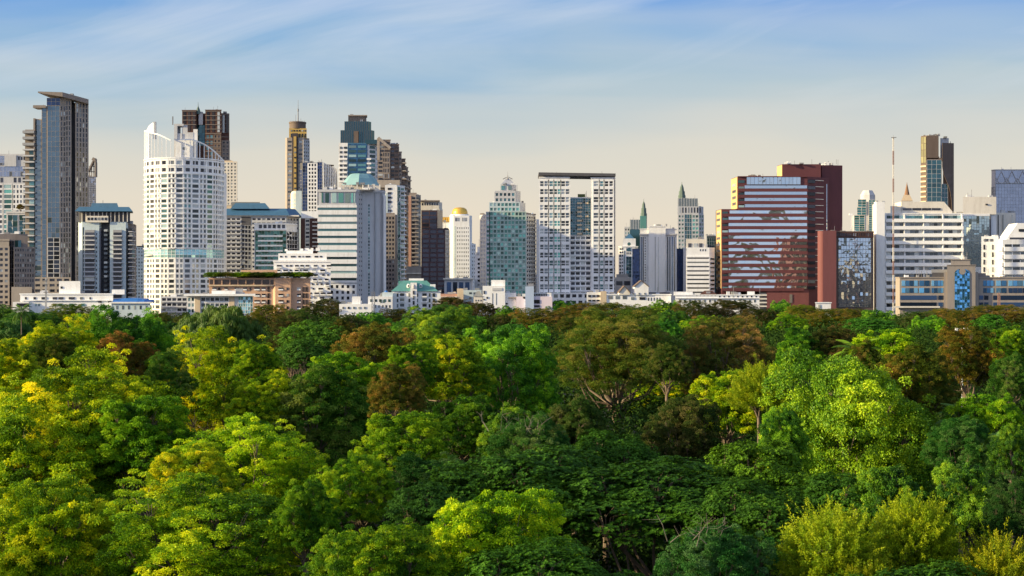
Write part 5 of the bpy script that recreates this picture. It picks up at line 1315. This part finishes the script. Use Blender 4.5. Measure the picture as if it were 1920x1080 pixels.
tree(1420, 832, 270, 18, 'rosette', 'yellow-lit glossy canopy at the foot of the huge leafy tree', (2.1, 1.6, .9))
tree(1140, 810, 200, 18, 'rosette', 'dark glossy tree under the bare trunks of the tall rusty tree', (1.1, 1.1, 1))
tree(1570, 890, 170, 17, 'rosette', 'shadowed glossy tree behind the first wispy tree', (1.0, 1.0, 1))
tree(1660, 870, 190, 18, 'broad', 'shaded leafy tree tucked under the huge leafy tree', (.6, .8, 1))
tree(1810, 860, 170, 18.5, 'broad', 'grey-green leafy tree behind the golden wispy trees', (.65, .85, 1.3))
tree(1905, 900, 110, 18, 'fine', 'dark conical tree against the frame edge above the wispy trees', (.3, .75, .8))
tree(1000, 782, 170, 20, 'fine', 'pale grey-green twiggy tree poking above the dark glossy canopy', (.75, 1.5, 1.6))
tree(758, 765, 150, 20.5, 'feather', 'green tree with yellow tips under the tall yellow-green tree', (.75, .95, 1))
tree(1285, 735, 160, 21, 'fine', 'dusky brown-green tree beside the trunks of the tall rusty tree', (.55, .7, .8))
tree(1075, 742, 130, 21, 'fine', 'dusky low tree on the near side of the tall rusty tree', (.55, .9, .9))
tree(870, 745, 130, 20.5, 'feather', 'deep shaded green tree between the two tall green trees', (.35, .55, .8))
tree(960, 760, 120, 20, 'broad', 'dark green tree under the lumpy dark green tree', (.6, .8, 1))
# ---- middle trees
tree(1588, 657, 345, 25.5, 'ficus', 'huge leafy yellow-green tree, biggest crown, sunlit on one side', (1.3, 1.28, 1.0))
tree(1158, 575, 290, 28.4, 'tall', 'tall rusty brown-green tree with pale forked trunks, highest of all', (1.25, 1.45, 1.1))
tree(952, 600, 210, 26.5, 'broad', 'tall lumpy deep green tree beside the tall rusty one', (.7, 1.1, 1))
tree(832, 622, 150, 26, 'feather', 'tall narrow yellow-green tree beside the lumpy deep green one', (1.0, 1.05, 1))
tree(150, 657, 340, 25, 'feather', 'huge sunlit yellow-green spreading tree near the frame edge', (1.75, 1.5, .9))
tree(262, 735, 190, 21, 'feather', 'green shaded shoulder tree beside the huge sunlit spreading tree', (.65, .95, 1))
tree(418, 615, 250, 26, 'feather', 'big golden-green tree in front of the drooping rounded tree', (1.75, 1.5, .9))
tree(318, 660, 100, 24.5, 'fine', 'small dark blue-green tree between the two big yellow-green trees', (.9, 1.6, 1.1))
tree(602, 690, 210, 22.5, 'fine', 'dull green fine-leaved tree with visible forked trunk', (.9, 1.6, 1.0))
tree(648, 655, 150, 24.5, 'feather', 'light fresh green round tree below the rusty orange one', (.8, 1.1, 1.2))
tree(500, 700, 130, 22, 'feather', 'yellow-fringed green tree under the big golden-green tree', (.95, 1.05, .9))
tree(700, 600, 150, 26.8, 'fine', 'rusty orange tree with upright tips beside the tall yellow-green one', (1.5, 1.25, 1.0))
tree(745, 680, 110, 24, 'fine', 'orange-brown lower tree under the rusty orange tree', (1.3, 1.15, .9))
tree(1362, 690, 150, 22.5, 'feather', 'yellow-green airy tree between the rusty tree and the huge leafy tree', (1.15, 1.2, 1))
tree(1425, 664, 110, 24.5, 'wispy', 'pale gold bamboo-like tree behind the huge leafy tree', (.9, 1, 1.1))
tree(1245, 712, 120, 22, 'feather', 'small bright yellow-green tree glowing behind the rusty tree trunks', (1.5, 1.4, .9), D=300)
tree(1470, 760, 110, 21, 'broad', 'mid green tree leaning against the huge leafy tree', (.6, .9, 1))
tree(1810, 612, 140, 27, 'fine', 'tall dark orange-brown tree with layered crown near the frame edge', (1.2, .95, .6))
tree(1715, 652, 150, 25.5, 'fine', 'orange-tinged layered tree between huge leafy and dark orange-brown trees', (1.2, 1.1, .7))
tree(1850, 733, 150, 21.5, 'feather', 'fresh green domed tree below the dark orange-brown tree', (.7, 1.0, 1))
tree(1800, 775, 130, 20.5, 'fine', 'grey-green feathery tree under the fresh green domed one', (.5, 1.3, 1.2))
tree(1900, 790, 90, 20.5, 'broad', 'dark leafy tree at the frame edge below the fresh green dome', (.5, .7, .9))
tree(1362, 597, 200, 26, 'fine', 'wide dull mauve-brown tree beyond the tall rusty one', (1.5, 1.2, 1.4))
tree(1500, 618, 110, 25.5, 'feather', 'grey-green round tree beside the wide mauve-brown tree', (.5, .85, 1.8))
tree(1560, 618, 120, 25.5, 'fine', 'dark chocolate tree behind the top of the huge leafy tree', (.75, .65, .8))
tree(1662, 612, 150, 25.5, 'feather', 'bright flat-topped lime tree below the red-brown pier building', (.95, 1.2, 1))
tree(1888, 612, 90, 25.5, 'feather', 'light green tree at the frame edge under the blue-windowed office', (.85, 1.05, 1.4))
tree(1898, 665, 80, 24, 'fine', 'pale mixed green and straw tree at the frame edge', (.8, 1.5, 1.2))
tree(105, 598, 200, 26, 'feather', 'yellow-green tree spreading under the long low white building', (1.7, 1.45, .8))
tree(225, 577, 200, 28, 'broad', 'dark rich green spreading tree under the blue canopy building', (.55, .95, .9))
tree(100, 622, 120, 25.5, 'fine', 'olive brown tree among the yellow-green ones near the frame edge', (.85, 1.1, .6))
tree(235, 622, 150, 25.3, 'fine', 'reddish brown tree behind the huge sunlit spreading tree', (1.5, .95, .9))
tree(8, 640, 130, 25, 'feather', 'yellow-green tree cut by the frame edge above the sunlit ones', (1.7, 1.45, .8))
tree(402, 573, 150, 27, 'willow', 'rounded drooping green tree under the cream pier building', (1, 1, 1))
tree(545, 598, 110, 25, 'fine', 'dark brown tree between drooping tree and flat hedge-like tree', (.6, .6, .8))
tree(582, 602, 125, 25.5, 'rosette', 'flat pale green hedge-like tree below the orange building', (2.2, 1.8, 2.0))
tree(570, 638, 110, 24.5, 'rosette', 'dark green flat tree under the pale hedge-like one', (1.3, 1.2, 1.5))
tree(828, 567, 155, 27, 'broad', 'fluffy pale green tree beneath the gold dome hotel', (.95, 1.05, 1.8))
tree(1620, 640, 80, 25, 'fine', 'brown tree peeping between lime tree and dark chocolate tree', (1.0, 1.0, .8))
tree(1250, 640, 90, 25, 'fine', 'brown-green tree right behind the tall rusty tree', (.7, .9, .8))
tree(770, 640, 90, 25, 'feather', 'green tree half hidden behind the tall narrow yellow-green one', (.6, .85, 1))
tree(480, 640, 80, 25, 'feather', 'small yellow-green tree at the shoulder of the golden-green one', (.9, 1.05, 1))
# ---- far band along the park edge
far = [
 (5, 572, 60, 'broad', (.45, .6, 1.1), 'dark grey-green tree at the frame edge under the stone office'),
 (58, 582, 100, 'broad', (.5, .7, .9), 'dark green far tree before the porch of the low white building'),
 (135, 571, 95, 'fine', (1.1, 1.2, .7), 'olive brown far tree before the middle of the low white building'),
 (300, 584, 60, 'fine', (.8, .75, .7), 'small brown far tree beside the drooping rounded tree'),
 (318, 600, 60, 'broad', (.4, .6, .9), 'small dark far tree touching the drooping rounded tree'),
 (508, 572, 80, 'fine', (1.3, 1.0, .7), 'orange-brown far tree at the corner of the orange building'),
 (560, 577, 60, 'fine', (.6, .8, .8), 'dull far tree below the middle of the orange building'),
 (610, 561, 80, 'fine', (.45, .45, .6), 'dark chocolate far tree rising before the white stepped apartments'),
 (655, 588, 70, 'fine', (.5, .55, .7), 'low dark brown far tree below the low white rooms'),
 (697, 583, 60, 'broad', (.6, .95, 1.3), 'small green far tree below the villa corner mast'),
 (745, 580, 85, 'fine', (.65, .5, .6), 'dark mauve-brown far tree at the foot of the villa'),
 (800, 590, 60, 'fine', (.6, .6, .6), 'brown far tree under the villa eaves end'),
 (850, 558, 80, 'fine', (.65, .45, .5), 'reddish dark far tree before the salmon low block'),
 (905, 566, 65, 'fine', (.5, .42, .5), 'dark brown far tree before the white curved house'),
 (955, 574, 60, 'broad', (.6, .8, 1.0), 'green far tree beside the pale blue annex'),
 (1010, 579, 110, 'fine', (1.2, .85, .7), 'rust-topped far tree below the pale blue and pink annex'),
 (935, 588, 60, 'fine', (.5, .5, .6), 'small dark far tree left of the rust-topped one'),
 (1052, 561, 55, 'broad', (.7, 1.0, 1.1), 'fresh green far tree under the shaft of the gate tower'),
 (1090, 569, 90, 'fine', (.95, .7, .6), 'brown far tree below the base of the gate tower'),
 (1150, 566, 90, 'fine', (1.1, .95, .6), 'olive-brown far tree before the white gabled building start'),
 (1120, 584, 80, 'fine', (1.2, .8, .6), 'rusty low far tree just before the olive-brown one'),
 (1205, 572, 80, 'fine', (.8, .85, .6), 'olive far tree below the big white gable'),
 (1248, 563, 60, 'broad', (.9, 1.0, .7), 'yellowish far tree at the end of the gabled building'),
 (1262, 580, 60, 'broad', (.4, .6, .9), 'dark green far tree under the yellowish one'),
 (1300, 564, 80, 'fine', (.65, .6, .6), 'dark far tree under the white ribbed parapet start'),
 (1370, 560, 110, 'fine', (.55, .45, .5), 'large dark brown far tree before the ribbed parapet building'),
 (1425, 580, 80, 'fine', (.5, .42, .5), 'dark brown far tree below the stacked car-park decks'),
 (1463, 563, 44, 'broad', (.7, 1.0, 1.0), 'small round fresh green far tree before the red building base'),
 (1508, 570, 80, 'fine', (1.2, 1.1, .6), 'yellow-brown far tree below the red building corner'),
 (1480, 588, 70, 'feather', (.8, 1.0, .8), 'yellow-green far tree below the round fresh green one'),
 (1555, 580, 90, 'fine', (1.3, 1.0, .6), 'rusty yellow far tree before the white gatehouse'),
 (1600, 577, 70, 'fine', (1.1, .8, .6), 'brown far tree below the mirror glass block'),
 (1645, 579, 70, 'broad', (.9, 1.1, 1.4), 'pale green far tree below the blank white end slab'),
 (1630, 596, 90, 'rosette', (1.2, 1.2, 1.3), 'dark flat far tree between lime tree and pale green tree'),
 (1715, 585, 80, 'fine', (.5, .7, .7), 'dull green far tree before the blue-windowed office start'),
 (1765, 577, 90, 'fine', (1.3, .95, .7), 'light brown far tree before the arched glass tower'),
 (1740, 592, 70, 'broad', (.8, 1.1, .9), 'green far tree below the light brown one'),
 (1808, 583, 70, 'fine', (1.1, .8, .6), 'brown far tree beside the light brown one'),
 (1878, 570, 130, 'fine', (1.15, .85, .55), 'wide orange-brown far tree at the frame edge before the office'),
 (1855, 590, 60, 'rosette', (1.2, 1.2, 1.2), 'dark flat far tree under the wide orange-brown one'),
 (1310, 592, 70, 'feather', (.8, 1.0, 1.0), 'yellow-green far tree before the dark parapet-side tree'),
 (350, 588, 50, 'fine', (.6, .7, .7), 'dull far tree hidden by the drooping rounded tree edge'),
 (460, 590, 60, 'fine', (.6, .6, .7), 'dark far tree at the drooping tree shoulder'),
 (20, 600, 80, 'willow', (.8, .9, 1.0), 'soft green far tree near the frame edge behind yellow-green ones'),
 (170, 590, 70, 'fine', (1.0, 1.0, .7), 'olive far tree before the dark rich green spreading tree'),
 (1070, 596, 60, 'fine', (.8, .7, .6), 'brown far tree touching the tall rusty crown'),
 (1250, 596, 60, 'broad', (.5, .9, 1.1), 'green far tree on the far side of the tall rusty crown'),
 (770, 598, 70, 'broad', (.6, .9, 1.2), 'green far tree beside the fluffy pale one'),
 (640, 600, 60, 'fine', (1.0, .7, .6), 'rusty far tree at the end of the hedge-like tree'),
 (890, 590, 60, 'broad', (.6, .9, 1.0), 'mid green far tree at the end of the fluffy pale one'),
]
FD = random.Random(3)
for (px, y, wp, st, tint, lab) in far:
    D = 560+(600-y)*9+FD.uniform(-30, 30)
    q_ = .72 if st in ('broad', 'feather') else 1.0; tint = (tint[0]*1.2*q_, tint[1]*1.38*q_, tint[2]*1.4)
    tree(px, y, wp*1.12, 20, st, lab, tint, D=min(930, max(430, D)))

# ---- bare twigs standing out of three crowns
def twigs(parent, h, spread, n, seed):
    rg = np.random.default_rng(seed); mb = MB()
    for i in range(n):
        d = nrm(np.array([rg.normal()*.7, rg.normal()*.5, 1.0])); p = np.array([rg.normal()*spread*.5, rg.normal()*spread*.3-1, h-1.6]); L = rg.uniform(1.2, 2.3)
        p1 = p+d*L*.5+rg.normal(size=3)*.15; p2 = p1+nrm(d+rg.normal(size=3)*.5)*L*.5; tube(mb, [p, p1, p2], [.04, .025, .01], 4)
        for q in range(3): s_ = p1+(p2-p1)*rg.uniform(0, .7); tube(mb, [s_, s_+nrm(d+rg.normal(size=3)*.9)*rg.uniform(.5, 1.2)], [.014, .007], 4)
    link('bare_branch', mb.mesh('bare_branch', wall('dead_twig', (.17, .15, .12))), parent)
for e in list(COL.objects):
    if e.get('label', '').startswith('pale grey-green twiggy'): twigs(e, 20.3, 4, 14, 1)
    if e.get('label', '').startswith('blue-green fine-leaved'): twigs(e, 16.3, 3, 12, 2)
    if e.get('label', '').startswith('dull green fine-leaved tree'): twigs(e, 17, 5, 10, 3)

# ---- palms
def make_frond(seed, L=4.2):
    rg = np.random.default_rng(seed); n = 46; t = np.linspace(.12, 1, n)
    def pos(t): return np.stack([L*t*(1-.18*t), np.zeros_like(t), L*(.55*t-.85*t*t)], axis=1)
    P = pos(t); T = nrm(pos(t+.02)-P); Vs = []; 
    for sgn in (1, -1):
        ax = nrm(T*.6+np.array([0, sgn*1.0, -.35])+rg.normal(size=(n, 3))*.06); ll = .95*np.sin(np.pi*(.12+.8*t))
        Vs.append(leaf_quads(P, ax, np.tile([0, 0, 1.0], (n, 1)), ll, np.full(n, .09), .25))
    rach = leaf_quads(pos(np.linspace(0, .94, 20)), nrm(pos(np.linspace(0, .94, 20)+.06)-pos(np.linspace(0, .94, 20))), np.tile([0, 0, 1.0], (20, 1)), np.full(20, L*.07), np.full(20, .08), 0)
    V = np.concatenate(Vs+[rach]); return quads_mesh('frond', V, rg.uniform(.2, .8, len(V)), LM['willow'])
fr_me = [make_frond(k) for k in (1, 2)]
def palm(px, ytop, D, label, sc=1.0, tint=(1, 1, 1)):
    h = CAMZ-(ytop-540)/F*D; x = (px-960)/F*D
    e = bpy.data.objects.new('palm_tree', None); COL.objects.link(e); e.location = (x, D, 0)
    tag(e, label, 'palm tree', 'palms among the park trees')
    mb = MB(); hh = h-1.2*sc; tube(mb, [np.array([0, 0, -.2]), np.array([.1, 0, hh*.5]), np.array([0, 0, hh])], [.3, .22, .17], 8)
    link('trunk', mb.mesh('trunk', bark), e)
    for i in range(22):
        o = link('frond', fr_me[i % 2], e, (0, 0, hh)); o.color = (*tint, 1)
        o.rotation_euler = (0, -R(62-i*5.2), i*2.4); o.scale = (sc,)*3
    return e
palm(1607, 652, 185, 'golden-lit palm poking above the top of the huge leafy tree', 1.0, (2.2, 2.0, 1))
palm(1812, 775, 145, 'grey-green palm with drooping fronds below the dark orange-brown tree', .9, (1.3, 1.4, 2.2))
palm(1893, 712, 190, 'dull green palm at the frame edge behind the fresh green dome', .8, (1, 1.1, 1.5))
palm(40, 578, 520, 'hazy green palm before the stone office at the frame edge', 1.3, (1, 1.1, 1.6))
palm(1850, 825, 128, 'silvery palm in shade above the golden wispy trees', .8, (1.6, 1.7, 2.6))

# ---- plants on roofs
def shrub(px, y, D, wm, hm, style, label, dy, tint):
    cm, tm = variant(style, 0); Dk = D*K+dy
    e = bpy.data.objects.new('roof_shrub', None); COL.objects.link(e); z = CAMZ+(540-y)/F*(D*K)
    e.location = ((px-960)/F*Dk, Dk, z-hm*.35); e.scale = (wm/14, wm/14, hm/11); e.rotation_euler = (0, 0, px % 6)
    tag(e, label, 'shrub', 'roof garden plants'); c = link('crown', cm, e); c.color = (*tint, 1); link('trunk', tm, e)
shrub(38, 395, 1010, 7, 6, 'fine', 'small autumn-coloured tree on the roof of the low glass block', 4, (1.5, 1, .7))
for i, (x, wm, t_, lab) in enumerate(((401, 8, (.6, .8, .7), 'dark green shrub at the terrace end of the orange building'), (425, 9, (1.2, 1.2, .7), 'olive shrub second along the orange building terrace'),
        (455, 10, (.9, 1.1, .6), 'large olive shrub before the terrace room of the orange building'), (482, 10, (.6, .8, .7), 'deep green shrub left of the terrace door'),
        (503, 8, (.5, .7, .7), 'dark shrub touching the terrace door'), (540, 9, (.5, .75, .7), 'deep green shrub right of the terrace door'), (560, 9, (.8, 1.1, .6), 'bright-edged shrub near the terrace corner'), (577, 6, (1.0, 1.2, .6), 'small shrub at the terrace corner of the orange building'))):
    shrub(x, 521.5, 800, wm*1.9, 4.2, 'fine' if i % 2 else 'feather', lab, 2.5 if x < 515 or x > 548 else 1.0, t_)

# ---- undergrowth filling the gaps between the trunks (nobody could count it)
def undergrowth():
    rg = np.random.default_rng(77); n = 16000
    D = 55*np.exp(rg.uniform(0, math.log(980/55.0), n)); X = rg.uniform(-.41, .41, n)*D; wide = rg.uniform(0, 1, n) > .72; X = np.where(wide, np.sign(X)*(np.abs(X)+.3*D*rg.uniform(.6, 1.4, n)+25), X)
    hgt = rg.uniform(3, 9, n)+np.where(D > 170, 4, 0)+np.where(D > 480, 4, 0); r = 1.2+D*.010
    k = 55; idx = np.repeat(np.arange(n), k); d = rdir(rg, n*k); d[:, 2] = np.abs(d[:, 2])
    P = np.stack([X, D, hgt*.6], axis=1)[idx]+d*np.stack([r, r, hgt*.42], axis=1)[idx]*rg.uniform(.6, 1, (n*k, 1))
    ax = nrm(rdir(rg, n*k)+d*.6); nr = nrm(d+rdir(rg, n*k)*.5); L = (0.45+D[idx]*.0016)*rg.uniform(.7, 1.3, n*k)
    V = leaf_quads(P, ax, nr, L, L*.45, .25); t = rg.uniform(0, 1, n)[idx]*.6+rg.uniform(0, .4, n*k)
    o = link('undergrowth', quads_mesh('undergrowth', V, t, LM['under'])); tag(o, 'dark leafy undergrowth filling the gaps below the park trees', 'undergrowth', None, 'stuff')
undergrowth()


# ---- park floodlight pole standing among the trees
def light_pole():
    D = 262.0; x = (1804-960)/F*D; top = CAMZ-(617-540)/F*D
    e = bpy.data.objects.new('floodlight_pole', None); COL.objects.link(e); e.location = (x, D, 0)
    tag(e, 'white floodlight pole with short crossbar poking out of the dark orange-brown tree', 'floodlight')
    mb = MB(); mb.beam((0, 0, 0), (0, 0, top), .22); link('pole', mb.mesh('pole', white), e)
    mb = MB(); mb.beam((-1.3, 0, top-.3), (1.3, 0, top-.3), .14); link('crossbar', mb.mesh('crossbar', white), e)
    for k in (-1.1, -.4, .4, 1.1):
        mb = MB(); mb.box(k-.22, k+.22, -.35, .1, top-.25, top+.2); link('lamp', mb.mesh('lamp', bright), e)
light_pole()

# ---- the wood goes on beyond both sides of the view and low between the big crowns (reads as one mass)
def woodland():
    rg = np.random.default_rng(9); src = []
    for st, sd in (('feather', 31), ('fine', 32), ('broad', 33)):
        V, t, _, _ = make_crown(st, sd); k = rg.permutation(len(V))[:8500]; V = V[k]; ctr = V.mean(axis=1, keepdims=True)
        src.append((ctr+(V-ctr)*2.0, t[k]))
    Vs, ts = [], []
    for i in range(84):
        if i < 56:
            D = 75*math.exp(rg.uniform(0, 2.4)); s_ = 1 if i % 2 else -1; x = s_*(.40*D+12+rg.uniform(0, 55+.22*D)); h = rg.uniform(15, 22)
        else:
            D = rg.uniform(330, 900); x = rg.uniform(-.38, .38)*D; h = rg.uniform(11, 13.5)
        V, t = src[i % 3]; a = rg.uniform(0, 6.28); sx = rg.uniform(.9, 1.35); sz = h/16.0
        M_ = np.array([[math.cos(a)*sx, -math.sin(a)*sx, 0], [math.sin(a)*sx, math.cos(a)*sx, 0], [0, 0, sz]])
        Vs.append(V@M_.T+np.array([x, D, 0])); ts.append(t*.8)
    o = link('woodland', quads_mesh('woodland', np.concatenate(Vs), np.concatenate(ts), LM['broad'])); o.color = (.8, .9, 1, 1)
    tag(o, 'green woodland carrying on low between and beyond the park trees', 'woodland', None, 'stuff')
woodland()
